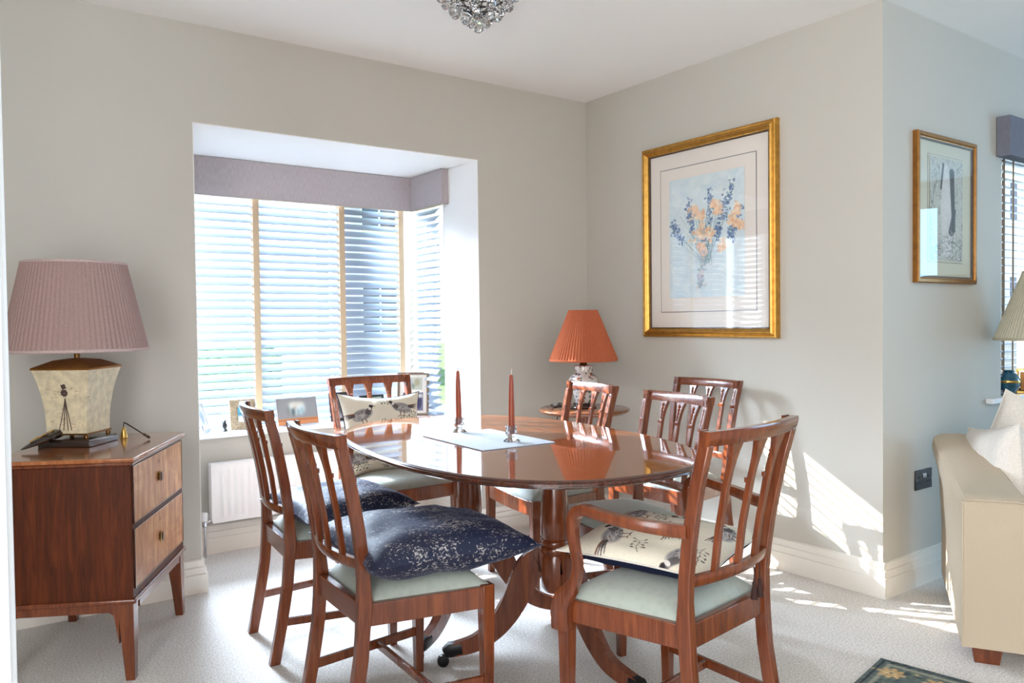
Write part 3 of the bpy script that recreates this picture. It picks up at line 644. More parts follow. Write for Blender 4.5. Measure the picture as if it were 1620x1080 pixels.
    if arm:
        for s_ in (-1, 1):
            z0 = .622+dz*.5
            pts = [(stile_x(z0)+.004, s_*(yw(z0)+.002), z0), (-.13, s_*(.215), z0+.000), (-.06, s_*.243, z0+.006), (.02, s_*.258, z0+.014), (.075, s_*.262, z0+.020), (.105, s_*.262, z0+.006), (.118, s_*.262, z0-.030), (.110, s_*.262, z0-.085), (.102, s_*.261, z0-.130), (.118, s_*.259, z0-.180), (.150, s_*.256, z0-.220), (.168, s_*.254, z0-.260), (.166, s_*.253, z0-.312)]
            rad = [(.0125, .0155), (.0125, .0155), (.0145, .0135), (.0155, .0125), (.0155, .0135), (.0150, .0160), (.0135, .0150), (.0115, .0130), (.0115, .0130), (.012, .0160), (.0125, .024), (.0125, .030), (.0125, .030)]
            P_ = [Vector(q) for q in pts]
            MB().sweep(pts, rad, RR, ref=(0, s_, 0) if False else (0, 1, 0), smooth=4).build('arm', m_mahog, t, smooth=True) if False else None
            # ribbon-like sweep: width along y, depth in the arm's own plane
            Q = []; N = 4
            for i in range(len(P_)-1):
                p0, p1, p2, p3 = P_[max(0, i-1)], P_[i], P_[i+1], P_[min(len(P_)-1, i+2)]
                for k2 in range(N):
                    tt = k2/N; Q.append((.5*((2*p1)+(-p0+p2)*tt+(2*p0-5*p1+4*p2-p3)*tt*tt+(-p0+3*p1-3*p2+p3)*tt**3), tuple(rad[i][a]*(1-tt)+rad[i+1][a]*tt for a in (0, 1))))
            Q.append((P_[-1], rad[-1])); rings = []
            for i, (q, r_) in enumerate(Q):
                T = Q[min(i+1, len(Q)-1)][0]-Q[max(i-1, 0)][0]; T.normalize(); A = Vector((0, 1, 0)); A = (A-T*A.dot(T)).normalized(); B = T.cross(A)
                rings.append([q+A*a*r_[0]+B*b*r_[1] for a, b in RR])
            MB().loft(rings).build('arm', m_mahog, t, smooth=True)
    return t
CG = 'mahogany side chairs around the table'; AG = 'carver armchairs at the table ends'
side0 = make_chair('dining chair nearest the chest of drawers, back towards the radiator, navy cushion on it', group=CG)
def place(o, x, y, deg): o.location = (x, y, 0); o.rotation_euler = (0, 0, math.radians(deg)); return o
place(side0, -1.950, -.765, -5.5)
def side(label, x, y, deg):
    o = copy_tree(side0); o['label'] = label; return place(o, x, y, deg)
side('dining chair in the left foreground holding the nearer navy cushion', -2.015, -1.450, -2.5)
side('dining chair with brightly sunlit crest, in front of the round corner table', -.925, -.770, 170.5)
side('dining chair at the right side of the table nearer the camera, between table and wall', -1.020, -1.370, 170.5)
side('dining chair standing against the right-hand wall beneath the large picture', -.352, -.985, 180)
arm0 = make_chair('armchair in the right foreground, back to the camera, bird cushion on its seat', arm=True, group=AG, dz=.025)
place(arm0, -1.485, -2.020, 98)
a2 = copy_tree(arm0); a2['label'] = 'armchair under the bay window with a bird cushion propped upright on it'; place(a2, -1.385, -.215, -91)

# ------------------------------------------------------------------ cushions
def bird(cv, cx, cy, s_, fl, A, ang=0):
    def T(x, y):
        x *= fl; c, q = math.cos(ang), math.sin(ang); return (cx+(x*c-y*q)*s_/A, cy+(x*q+y*c)*s_)
    g1, g2, bl, rd = (150, 146, 146), (98, 92, 92), (52, 46, 48), (104, 66, 52)
    cv.ell(*T(0, 0), .5*s_, .27*s_, g1, ang*fl+.25*fl, 1, A); cv.ell(*T(-.1, -.04), .34*s_, .15*s_, (188, 182, 178), ang+.2*fl, .9, A)
    cv.stroke(T(.32, .1), T(.5, .36), .13*s_, .075*s_, g2, 1, A); cv.ell(*T(.52, .40), .1*s_, .08*s_, bl, 0, 1, A); cv.stroke(T(.58, .4), T(.70, .36), .03*s_, .01*s_, rd, 1, A)
    cv.ell(*T(.42, .28), .06*s_, .1*s_, (222, 214, 206), .5*fl, 1, A)
    for k in range(4): cv.stroke(T(-.38, -.02+.03*k), T(-.85-.05*k, -.12+.08*k), .045*s_, .012*s_, [g2, bl, g2, rd][k], .9, A)
    for k in range(46):
        x = random.uniform(-.4, .35); y = random.uniform(-.18, .2)
        if (x/.45)**2+(y/.22)**2 < 1: cv.stroke(T(x, y), T(x-.07, y-.035), .014*s_, .008*s_, random.choice([bl, g2, rd, g2]), .75, A)
    for x in (-.05, .14): cv.stroke(T(x, -.22), T(x+.06, -.42), .022*s_, .016*s_, rd, 1, A); cv.stroke(T(x+.06, -.42), T(x+.2, -.44), .016*s_, .01*s_, rd, 1, A); cv.stroke(T(x+.06, -.42), T(x-.04, -.47), .014*s_, .008*s_, rd, 1, A)
def sprig(cv, cx, cy, s_, fl, A, ang=0):
    col = (78, 74, 66)
    pts = [(0, 0), (.25, .12), (.5, .18), (.8, .12), (1.05, .2)]
    T = lambda x, y: (cx+(fl*x*math.cos(ang)-y*math.sin(ang))*s_/A, cy+(fl*x*math.sin(ang)+y*math.cos(ang))*s_)
    for a, b in zip(pts, pts[1:]): cv.stroke(T(*a), T(*b), .016*s_, .014*s_, col, 1, A)
    for x, y in pts[1:]:
        for q in (-1, 1):
            cv.stroke(T(x, y), T(x+.12, y+q*.2), .012*s_, .008*s_, col, 1, A); cv.ell(*T(x+.15, y+q*.26), .10*s_, .05*s_, random.choice([(90, 92, 80), (120, 116, 100), (70, 64, 60)]), random.random()*3, .95, A)
    cv.ell(*T(.4, -.2), .06*s_, .06*s_, (120, 70, 60), 0, 1, A)
def bird_cloth():
    cv = Canvas(230, 230, (226, 217, 198)); A = 1
    for cx, cy, fl in [(.22, .72, 1), (.72, .80, -1), (.50, .40, 1), (.90, .42, -1), (.14, .22, -1), (.66, .12, 1)]: bird(cv, cx, cy, .245, fl, A, random.uniform(-.15, .15))
    for cx, cy, fl in [(.40, .60, 1), (.06, .48, 1), (.64, .60, 1), (.30, .12, -1), (.86, .18, 1), (.42, .90, 1), (.30, .30, 1), (.96, .66, -1)]: sprig(cv, cx, cy, .14, fl, A, random.uniform(-.3, .3))
    cv.grain(4); return cv
def cushion(name, label, cat, loc, rot, w, d, h, mats, cv=None, pipe=None, seed=0, group=None, sag=.0, pinch=.09, N=48):
    r = thing(name, label, cat, loc, 0, group); r.rotation_euler = rot
    n_ = cv.w if cv else N
    def S_(u, v, side_):       # u,v in -1..1
        ex = 1-pinch*(1-v*v)*0-0; px_ = u*(1-pinch*(1-v*v)**1.0*(abs(u)**3)); py_ = v*(1-pinch*(1-u*u)*(abs(v)**3))
        t = max(0, (1-u**4)*(1-v**4))**.62
        q = noise.noise(Vector((u*2.2+seed*7, v*2.2, seed)))*.22+noise.noise(Vector((u*6+seed, v*6, 3)))*.05
        z = side_*h/2*t*(1+q)+sag*(u*u+v*v)*h
        return (px_*w/2, py_*d/2, z)
    for side_, mt, nm, cc in ((1, mats[0], 'top_cover', cv), (-1, mats[1], 'under_cover', None)):
        m_ = n_ if cc else 28; g = [-1+2*i/(m_-1) for i in range(m_)]
        vs = [S_(u, v, side_) for v in g for u in g]; fs = [(j*m_+i, j*m_+i+1, (j+1)*m_+i+1, (j+1)*m_+i) for j in range(m_-1) for i in range(m_-1)]
        me = bpy.data.meshes.new(nm); me.from_pydata(vs, [], fs if side_ > 0 else [f[::-1] for f in fs]); me.materials.append(mt); me.polygons.foreach_set('use_smooth', [True]*len(fs))
        o = bpy.data.objects.new(nm, me); COL.objects.link(o); o.parent = r
        if cc: vcolors(o, cc.a.reshape(-1, 3))
    if pipe:
        pts = []; K = 20
        for a, b, c, e in ((-1, -1, 1, -1), (1, -1, 1, 1), (1, 1, -1, 1), (-1, 1, -1, -1)):
            for k in range(K): t = k/K; pts.append(S_(a+(c-a)*t, b+(e-b)*t, 0))
        MB().sweep(pts, [.0028], closed=True).build('piping', pipe, r, smooth=True)
    return r
cushion('seat_cushion', 'navy velvet cushion flecked with silver on the chair nearest the chest', 'cushion', (-1.905, -.790, .487), (.03, .0, .06), .44, .42, .105, (m_navy, m_navy), seed=2)
cushion('seat_cushion', 'navy flecked velvet cushion on the left foreground chair, the one nearest the camera', 'cushion', (-1.945, -1.475, .505), (-.02, .03, -.06), .52, .50, .135, (m_navy, m_navy), seed=5)
cushion('bird_cushion', 'cream cushion printed with birds lying flat on the foreground armchair', 'cushion', (-1.408, -1.918, .497), (.02, -.03, .34), .44, .44, .09, (m_clothprint, m_navyp), bird_cloth(), m_cushg, seed=8)
cushion('bird_cushion', 'cream cushion printed with birds standing upright against the armchair back by the window', 'cushion', (-1.385, -.105, .610), (math.radians(76), .04, -.02), .43, .40, .11, (m_clothprint, m_clothprint if False else m_cushg), bird_cloth(), m_navyp, seed=11, pinch=.15)
# tassels of the flat bird cushion hang through the back of the armchair
for k, (tx, ty, ln) in enumerate(((-1.372, -2.206, .055), (-1.345, -2.203, .05))):
    t = thing('cushion_tassel', ['left', 'right'][k]+' of the two dark tassels hanging behind the foreground armchair seat', 'tassel', (tx, ty, 0), 0, 'tassels on the bird cushion ties')
    MB().sweep([(0, .03, .50), (0, .006, .497), (0, 0, .488), (0, 0, .452)], [.0016]).build('cord', m_tassel, t, smooth=True)
    MB().lathe([(.002, .455), (.005, .450), (.0055, .443), (.0045, .440), (.0065, .432), (.0095, .408), (.009, .406), (0, .406)], 14, ripple=lambda a: .06*math.sin(a*7)).build('tassel_skirt', m_tassel, t, smooth=True)

# ------------------------------------------------------------------ on the table
tm = MB().box(-.147, .147, -.215, .215, 0, .003).build('table_mat', fabric('pale_grey_linen_mat', srgb(196, 202, 210), 0, 500), bevel=.001)
tm.location = (-1.492, -1.147, TZ+.0006); tm.rotation_euler = (0, 0, math.radians(-2.5)); tag(tm, 'pale grey rectangular linen mat in the middle of the polished table', 'table mat')
for k, (x, y, lb, wk, lean) in enumerate([(-1.475, -.935, 'left and farther of the two', m_wick, -.012), (-1.464, -1.262, 'right and nearer of the two', m_wickw, .006)]):
    h = thing('candle_holder', lb+' glass candle holders on the grey mat', 'candle holder', (x, y, TZ+.0037), .4*k, 'glass candle holders on the mat')
    fl8 = lambda a: .05*math.cos(a*8)
    MB().lathe([(0, 0), (.027, 0), (.028, .003), (.022, .008), (.011, .014), (.015, .019), (.020, .026), (.0205, .034), (.016, .040), (.018, .046), (.021, .053), (.0195, .055), (.0135, .054), (.0125, .030), (.012, .028), (0, .028)], 32, ripple=fl8).build('glass_body', m_crystal, h, smooth=True)
    c = thing('candle', ('slightly leaning ' if k == 0 else 'upright ')+'russet taper candle in the '+lb.split(' and ')[0]+' glass holder', 'candle', (x, y, TZ+.0037+.0285), 0, 'russet taper candles')
    c.rotation_euler = (0, lean, 0)
    MB().lathe([(0, 0), (.0108, 0), (.0112, .03), (.0108, .09), (.0085, .170), (.0066, .200), (.0045, .204), (0, .205)], 20).build('wax_taper', m_candle, c, smooth=True)
    MB().sweep([(0, 0, .203), (.0006, 0, .213), (.003, 0, .224)], [.0016, .0016, .0008]).build('wick', wk, c)

# ------------------------------------------------------------------ chest of drawers
CA = math.atan2(.886, .463)        # direction of the drawer front
ch = thing('chest_of_drawers', 'low two-drawer mahogany chest on tapered legs at the left', 'chest of drawers', (-2.590, -.748, 0), CA)
# local x: along the drawer front, y: towards the wall side (0 = front face), z up
Lf, Ds = .600, .420
SW = lambda y: y
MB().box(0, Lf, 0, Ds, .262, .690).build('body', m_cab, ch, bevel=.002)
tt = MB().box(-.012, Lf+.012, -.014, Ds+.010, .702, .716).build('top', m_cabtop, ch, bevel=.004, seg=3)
MB().box(-.006, Lf+.006, -.008, Ds+.004, .690, .702).build('top_moulding', m_mahog, ch, bevel=.004)
MB().box(-.008, Lf+.008, -.010, Ds+.006, .248, .264).build('base_moulding', m_mahog, ch, bevel=.005, seg=3)
for k, (z0, z1) in enumerate(((.503, .684), (.294, .481))):
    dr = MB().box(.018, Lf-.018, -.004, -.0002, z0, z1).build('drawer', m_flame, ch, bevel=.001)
    e = .0025
    MB().box(.014, Lf-.014, -.0055, 0, z1, z1+e).box(.014, Lf-.014, -.0055, 0, z0-e, z0).box(.014, .018, -.0055, 0, z0, z1).box(Lf-.018, Lf-.014, -.0055, 0, z0, z1).build('cock_beading', m_edge, dr)
    zc = (z0+z1)/2+(.008 if k == 0 else .0)
    kn = MB().lathe([(0, 0), (.010, 0), (.0125, .005), (.0155, .009), (.0155, .012), (.012, .017), (0, .018)], 20).xform(Matrix.Translation((Lf*.48, -.004, zc)) @ Matrix.Diagonal((.85, .55, 1.25, 1)) @ Matrix.Rotation(PI/2, 4, 'X'))
    kn.build('knob', m_golddark if False else m_black, dr, smooth=True)
    MB().lathe([(.0145, .0075), (.0172, .0095), (.0172, .0115), (.0145, .0135)], 20).xform(Matrix.Translation((Lf*.48, -.004, zc)) @ Matrix.Diagonal((.85, .55, 1.25, 1)) @ Matrix.Rotation(PI/2, 4, 'X')).build('knob_ring', m_brassb, dr, smooth=True)
    MB().box(Lf*.48-.002, Lf*.48+.002, -.0048, -.0035, z1-.035, z1-.022).build('keyhole', m_black, dr)
# stand: four tapered legs and shaped aprons
def apron(p0, p1, nrm, nm):
    p0 = Vector(p0); p1 = Vector(p1); d = (p1-p0); L = d.length; d.normalize(); nrm = Vector(nrm); N = 28; top = []; bot = []
    for i in range(N+1):
        s_ = L*i/N; e = min(s_-.045, L-.045-s_); zz = .222 if e > .028 else (.222-.045*(1-max(0, e)/.028)**2 if e > 0 else .12)
        top.append(s_); bot.append(zz)
    rings = [[tuple((p0+d*s_).to_tuple())+(zz,), tuple((p0+d*s_+nrm*.018).to_tuple())+(zz,), tuple((p0+d*s_+nrm*.018).to_tuple())+(.248,), tuple((p0+d*s_).to_tuple())+(.248,)] for s_, zz in zip(top, bot) if .044 < s_ < L-.044]
    MB().loft(rings).build(nm, m_mahog, ch)
apron((0, 0), (Lf, 0), (0, 1), 'apron'); apron((0, 0), (0, Ds), (1, 0), 'apron'); apron((Lf, 0), (Lf, Ds), (-1, 0), 'apron'); apron((0, Ds), (Lf, Ds), (0, -1), 'apron')
for (x, y, sx, sy) in ((0, 0, 1, 1), (Lf, 0, -1, 1), (0, Ds, 1, -1), (Lf, Ds, -1, -1)):
    r_ = lambda w, z: [(x, y, z), (x+sx*w, y, z), (x+sx*w, y+sy*w, z), (x, y+sy*w, z)]
    MB().loft([r_(.028, 0), r_(.046, .20), r_(.048, .248)]).build('leg', m_mahog, ch, bevel=.0015)

# ------------------------------------------------------------------ table lamps
def pleated_shade(name, mat, parent, z0, z1, r0, r1, n, amp=.018, trim=None, seg=None, facets=0):
    rp = lambda a: amp*abs(math.sin(a*n/2))**.7-amp*.4
    m = MB(); K = 6; prof = [(r0+(r1-r0)*i/K, z0+(z1-z0)*i/K) for i in range(K+1)]
    m.lathe(prof, n*6, ripple=rp, cap=False); sh = m.build(name, mat, parent, smooth='all')
    for r_, z, hh in ((r0, z0, .006), (r1, z1, .005)):
        MB().lathe([(r_*1.004, z-hh), (r_*1.018, z-hh*.5), (r_*1.018, z+hh*.5), (r_*1.004, z+hh), (r_*.99, z+hh), (r_*.99, z-hh), (r_*1.004, z-hh)], 96, cap=False).build('shade_trim', trim or mat, sh, smooth=True)
    MB().lathe([(r1*.3, z1-.004), (r1*.3, z1-.002)], 20, cap=False).sweep([(-r1, 0, z1-.004), (r1, 0, z1-.004)], [.0015]).sweep([(0, -r1, z1-.004), (0, r1, z1-.004)], [.0015]).build('shade_ring', m_brass, sh)
    return sh
lp = thing('table_lamp', 'large lamp with mauve pleated shade and flared cream vase base on the chest', 'table lamp', (-2.676, -.300, .7165), 0)
rotv = math.radians(-38.5)
V = lambda x, y: (x*math.cos(rotv)-y*math.sin(rotv), x*math.sin(rotv)+y*math.cos(rotv))
def sqring(h, z): return [V(a*h, b*h)+(z,) for a, b in SQ]
MB().loft([sqring(.092, 0), sqring(.092, .020), sqring(.086, .026)]).build('plinth', m_darkwood, lp, bevel=.002)
MB().loft([sqring(.077, .040), sqring(.077, .046)]).build('base_plate', m_brass, lp, bevel=.001)
for a, b in SQ: MB().lathe([(0, .024), (.007, .026), (.009, .033), (.006, .041), (0, .042)], 12, V(a*.068, b*.068)).build('ball_foot', m_brass, lp, smooth=True)
hz = lambda t: .046+.222*t
hw = lambda t: .072+.030*max(0, t)**2.2
faces = []
vs_ = MB().loft([sqring(hw(i/20), hz(i/20)) for i in range(21)])
vs_.build('vase_body', m_vase, lp)
MB().loft([sqring(.104, .268), sqring(.106, .272), sqring(.104, .276), sqring(.055, .300), sqring(.018, .306)]).build('vase_lid', m_gold2, lp, bevel=.001)
MB().lathe([(.010, .300), (.010, .56), (.004, .58)], 12).build('stem', m_brass, lp, smooth=True)
pleated_shade('lamp_shade', m_shade1, lp, .335, .640, .232, .166, 84, trim=m_shade1t, amp=.022)
# painted flower on the camera-facing panel (raised paint strokes following the flare)
fm = MB(); fm2 = MB()
def onface(u, t, e=.0008):   # left visible face: local -y... normal index chosen below
    h = hw(t)+e; x, y = -1*h, 0
    return V(u*1.0, -h)+(hz(t),)
def stroke_face(m, pts, w):
    for (u0, t0), (u1, t1) in zip(pts, pts[1:]):
        du, dt = (u1-u0), (t1-t0)*.222; L = math.hypot(du, dt)+1e-6; nx_, nt = -dt/L*w, du/L*w/.222
        q = [onface(u0+nx_, t0+nt), onface(u1+nx_, t1+nt), onface(u1-nx_, t1-nt), onface(u0-nx_, t0-nt)]; m.add(q, [(0, 1, 2, 3)])
for dx in (-.016, -.006, .004, .012): stroke_face(fm, [(.003, .56), (.001+dx*.4, .40), (dx, .22), (dx*1.6, .05)], .0016)
for k in range(9):
    a = k*.7; stroke_face(fm, [(.002+.012*math.cos(a), .64+.055*math.sin(a)), (.002+.004*math.cos(a+1), .64+.02*math.sin(a+1))], .0045)
stroke_face(fm, [(-.006, .73), (.010, .75)], .008)
for k in range(40):
    u = random.gauss(.0, .03); t = random.choice([random.gauss(.62, .06), random.gauss(.22, .09)]); t = min(.9, max(.04, t)); stroke_face(fm2, [(u, t), (u+random.uniform(-.015, .015), t+random.uniform(-.012, .012))], .0008)
fm.build('painted_flower', plain('dark_flower_paint', srgb(82, 62, 58), .5), lp); fm2.build('painted_sprays', plain('russet_spray_paint', srgb(166, 112, 80), .5), lp)
# corner lamp and round table
ct = thing('round_side_table', 'small round wooden pedestal table in the room corner', 'side table', (-.350, -.365, 0), 0)
MB().lathe([(0, .652), (.212, .652), (.221, .656), (.234, .664), (.238, .670), (.236, .677), (.229, .680), (0, .680)], 64).build('table_top', wood('side_table_wood', srgb(84, 44, 24), srgb(120, 70, 42), srgb(146, 92, 58), rot=(0, PI/2, 0)), ct, smooth=True)
MB().lathe([(0, .635), (.06, .635), (.06, .652), (0, .652)], 24).build('collar', m_mahog, ct, bevel=.002)
MB().lathe([(0, .19), (.03, .19), (.036, .23), (.028, .27), (.022, .30), (.026, .36), (.030, .42), (.020, .50), (.018, .58), (.030, .635), (0, .635)], 28).build('column', m_mahog, ct, smooth=True)
for a in (200, 320, 80):
    d = Vector((math.cos(math.radians(a)), math.sin(math.radians(a)))); MB().sweep([(d.x*r_, d.y*r_, z) for r_, z in ((.02, .22), (.06, .235), (.11, .16), (.16, .06), (.21, .022), (.235, .016))], [(.011, .02), (.011, .02), (.010, .016), (.010, .013), (.011, .014), (.011, .014)], RR, smooth=4).build('foot', m_mahog, ct, smooth=True)
l2 = thing('table_lamp', 'small lamp with terracotta pleated shade and floral porcelain jar base in the corner', 'table lamp', (-.352, -.365, .6803), 0); l2.scale = (1.056, 1.056, 1.056)
MB().lathe([(0, 0), (.060, 0), (.064, .006), (.060, .014), (.052, .018), (.054, .026), (0, .027)], 32).build('wooden_stand', m_darkwood, l2, smooth=True)
MB().lathe([(r_*1.22, .027+(z-.027)*1.14) for r_, z in [(.034, .027), (.038, .032), (.040, .060), (.056, .100), (.060, .125), (.052, .142), (.038, .150), (.034, .158), (.038, .162), (.038, .185), (.034, .188), (0, .188)]], 48).build('porcelain_jar', m_ginger, l2, smooth=True)
MB().lathe([(.018, .209), (.022, .213), (.016, .219), (.020, .225), (.012, .231), (.008, .30)], 24).build('brass_mount', m_brass, l2, smooth=True)
sh2 = pleated_shade('lamp_shade', m_shade2, l2, .238, .478, .166, .072, 64, amp=.045)
tag(MB().sweep([(-.424, -.385, .6850), (-.455, -.395, .6845), (-.50, -.38, .695), (-.520, -.34, .706), (-.51, -.29, .702), (-.47, -.26, .6840), (-.40, -.225, .6838), (-.34, -.165, .6838), (-.315, -.120, .682), (-.31, -.095, .640), (-.305, -.07, .30), (-.30, -.05, .02)], [.003], smooth=4).build('lamp_cord', m_black, smooth=True), 'thin black lamp cord looping over the edge of the round corner table', 'cord')
# right-edge lamp beside the sofa, on a slim console behind it
l3 = thing('floor_lamp', 'tall lamp with cream pleated shade cut by the right edge of the picture', 'floor lamp', (.93, -2.03, 0), 0)
MB().lathe([(0, 0), (.12, 0), (.125, .012), (.11, .022), (.02, .03), (.012, .05), (.011, .9), (.02, .92), (.012, .94), (.008, 1.2)], 28).build('stand', m_brass, l3, smooth=True)
pleated_shade('lamp_shade', m_shade3, l3, 1.03, 1.33, .205, .095, 80, amp=.02)

# ------------------------------------------------------------------ small things on the chest
dk = thing('lacquered_ornament', 'dark lacquered tapering ornament leaning against the left side of the lamp base', 'ornament', (-2.815, -.350, .7165), 0)
a0, a1 = Vector((-.045, -.055, .010)), Vector((.085, .035, .052))
m = MB().sweep([a0, a0.lerp(a1, .2), a0.lerp(a1, .5), a0.lerp(a1, .8), a1, a1+Vector((.012, .008, .004))], [(.002, .002), (.012, .007), (.022, .013), (.028, .017), (.024, .015), (.006, .005)], smooth=3); m.build('body', m_darkwood, dk, smooth=True)
for e in (.25, .45, .62):
    q = a0.lerp(a1, e); MB().sweep([q+Vector((-.006, .0, .010)), a0.lerp(a1, e+.16)+Vector((0, -.006, .0175))], [.0025]).build('gilt_band', m_brassb, dk, smooth=True)
sn = thing('candle_snuffer', 'brass bell candle snuffer with dark turned handle on the chest top', 'candle snuffer', (-2.520, -.240, .7166), 0)
MB().lathe([(.0145, 0), (.013, .003), (.0105, .018), (.0075, .032), (.003, .040), (0, .042)], 24).build('bell', m_brassb, sn, smooth=True)
MB().sweep([(0, 0, .041), (0, -.004, .052), (.006, -.012, .054), (.060, -.105, .010)], [.0018, .0018, .0025, .0025], smooth=3).build('rod', m_darkwood, sn, smooth=True)
MB().sweep([(.050, -.088, .0185), (.054, -.094, .0155), (.058, -.101, .0125), (.062, -.108, .0095), (.066, -.115, .0062)], [.003, .0055, .0035, .0058, .004]).build('handle_knob', m_darkwood, sn, smooth=True)

# ------------------------------------------------------------------ photographs on the sill
def blurred(w, h, bgc, blobs, n=14):
    cv = Canvas(w, h, bgc); A = w/h
    for cx, cy, rx, ry, c in blobs: cv.ell(cx, cy, rx, ry, c, 0, 1, A)
    cv.blur(n); return cv
def photo_frame(label, loc, rz, w, h, fw, mat, cv, mount=None, m_w=0, lean=12, extra=None):
    r = thing('photo_frame', label, 'photo frame', loc, rz); r.rotation_euler = (math.radians(-lean), 0, rz)
    t = .007
    MB().box(-w/2, w/2, -t, t*.4, 0, fw).box(-w/2, w/2, -t, t*.4, h-fw, h).box(-w/2, -w/2+fw, -t, t*.4, fw, h-fw).box(w/2-fw, w/2, -t, t*.4, fw, h-fw).build('frame', mat, r, bevel=.0015)
    MB().box(-w/2+fw, w/2-fw, -.001, .0025, fw, h-fw).build('mount' if mount else 'backing', mount or m_black, r)
    iw, ih = w-2*fw-2*m_w, h-2*fw-2*m_w
    for k, (c_, px_, pz_, pw_, ph_) in enumerate(extra or [(cv, 0, fw+m_w, iw, ih)]):
        painted('photo', c_, pw_, ph_, r, m_photo, Matrix.Translation((px_, -.0018, pz_)))
    # strut behind
    MB().add([(-.012, .003, h*.62), (.012, .003, h*.62), (.018, .003+h*.40, .0), (-.018, .003+h*.40, .0)], [(0, 1, 2, 3)]).xform(Matrix.Rotation(0, 4, 'X')).build('strut', m_black, r) if False else None
    return r
SZ = .5975
photo_frame('silver-edged photo frame at the far left end of the sill, seen almost side-on', (-2.000, .600, SZ), math.radians(62), .12, .155, .012, m_chrome, blurred(30, 36, (190, 196, 200), [(.5, .5, .25, .3, (120, 130, 135))]), lean=17)
photo_frame('woven mosaic photo frame with a small blue seaside photo', (-1.818, .600, SZ), math.radians(-6), .128, .155, .038, plain('woven_straw_frame', srgb(150, 132, 108), .8, nscale=190, namp=.6), blurred(26, 34, (96, 168, 196), [(.5, .2, .6, .25, (206, 210, 200)), (.5, .55, .3, .12, (60, 110, 140))]), lean=12)
cvw = blurred(80, 54, (134, 134, 136), [(.42, .60, .2, .26, (206, 212, 206)), (.58, .6, .18, .24, (196, 206, 208)), (.5, .78, .3, .07, (196, 190, 176)), (.40, .48, .07, .16, (70, 84, 92)), (.53, .46, .05, .13, (110, 140, 150)), (.63, .50, .04, .16, (120, 150, 160)), (.46, .64, .04, .06, (170, 140, 120)), (.30, .55, .03, .2, (90, 96, 90))], 12)
cvw.rect(0, 1, 0, .24, (196, 128, 82)); cvw.rect(0, 1, .17, .20, (150, 84, 50)); cvw.blur(2)
photo_frame('wide grey and orange landscape photo in a thin frame, middle of the sill', (-1.530, .590, SZ), math.radians(4), .232, .148, .004, m_chrome, cvw, lean=14)
photo_frame('dark-framed photo just behind the left stile of the window armchair', (-1.290, .585, SZ), math.radians(2), .125, .160, .018, m_darkwood, blurred(26, 34, (150, 150, 156), [(.5, .5, .3, .3, (96, 90, 92))]), lean=10)
photo_frame('low dark-edged photo behind the centre bars of the window armchair', (-1.095, .590, SZ), math.radians(0), .150, .132, .012, m_black, blurred(34, 30, (150, 165, 150), [(.5, .5, .4, .2, (90, 120, 100)), (.3, .4, .1, .2, (200, 180, 160))]), lean=10)
big = [(blurred(40, 30, (190, 190, 176), [(.3, .5, .18, .3, (150, 150, 165)), (.7, .6, .2, .3, (170, 160, 130)), (.5, .3, .1, .2, (120, 130, 110))], 6), .0, .150, .105, .072),
       (blurred(26, 40, (52, 56, 86), [(.4, .6, .2, .15, (206, 150, 130)), (.5, .25, .3, .15, (30, 30, 50)), (.7, .8, .2, .15, (150, 160, 160))], 5), -.034, .030, .048, .105),
       (blurred(26, 40, (120, 120, 140), [(.5, .5, .2, .4, (60, 60, 90)), (.5, .8, .3, .1, (200, 200, 196))], 5), .034, .030, .048, .105)]
photo_frame('tall multi-photo frame with white mount at the right end of the sill', (-.865, .545, SZ), math.radians(-38), .185, .252, .014, plain('bronze_brown_frame', srgb(120, 100, 84), .4, metal=.3), None, m_mount, 0, 9, big)
fg = thing('figurine', 'tiny dark figurine between the silver frame and the mosaic frame', 'figurine', (-1.915, .590, SZ), 0)
MB().lathe([(0, 0), (.014, 0), (.015, .006), (.008, .012), (.010, .024), (.012, .034), (.006, .044), (.0075, .052), (0, .060)], 16, ripple=lambda a: .1*math.sin(a*3)).build('body', m_black, fg, smooth=True)
MB().sweep([(0, 0, .034), (-.010, .0, .042), (-.013, 0, .052)], [.003]).build('arm', m_black, fg, smooth=True)

# living-room sill: two teal vases and a brass carriage clock
def vase(label, x, y, s_=1):
    v = thing('vase', label, 'vase', (x, y, WZ0+.0125), 0, None)
    MB().lathe([(0, 0), (.022*s_, 0), (.026*s_, .006), (.050*s_, .045*s_), (.054*s_, .068*s_), (.040*s_, .100*s_), (.024*s_, .112*s_), (.030*s_, .120*s_), (.026*s_, .121*s_), (.018*s_, .110*s_), (0, .109*s_)], 36).build('vase_body', m_teal, v, smooth=True)
    MB().lathe([(.0535*s_, .060*s_), (.0548*s_, .064*s_), (.0548*s_, .070*s_), (.0530*s_, .074*s_)], 36, cap=False).build('painted_band', m_brassb, v, smooth=True)
vase('dark teal glazed vase on the living-room sill left of the brass clock', 1.165, YC+.012, 1.0)
vase('teal glazed vase on the living-room sill right of the brass clock', 1.50, YC+.010, 1.05)
ck = thing('carriage_clock', 'brass and glass carriage clock on the living-room sill', 'clock', (1.335, YC+.005, WZ0+.0125), math.radians(25))
MB().box(-.045, .045, -.038, .038, 0, .014).build('base', m_brassb, ck, bevel=.003)
MB().box(-.045, .045, -.038, .038, .112, .124).build('top', m_brassb, ck, bevel=.003)
for a, b in SQ: MB().lathe([(.005, .014), (.0045, .06), (.005, .112)], 10, (a*.038, b*.031)).build('pillar', m_brassb, ck, smooth=True)
MB().box(-.030, .030, -.024, .020, .014, .105).build('movement', m_brass, ck, bevel=.002)
dl = MB().box(-.026, .026, -.0262, -.0245, .046, .098).build('dial', m_mount, ck)
MB().box(-.0008, .0008, -.0272, -.0264, .072, .092).box(0, .014, -.0272, -.0264, .0715, .0728).build('hands', m_black, dl)
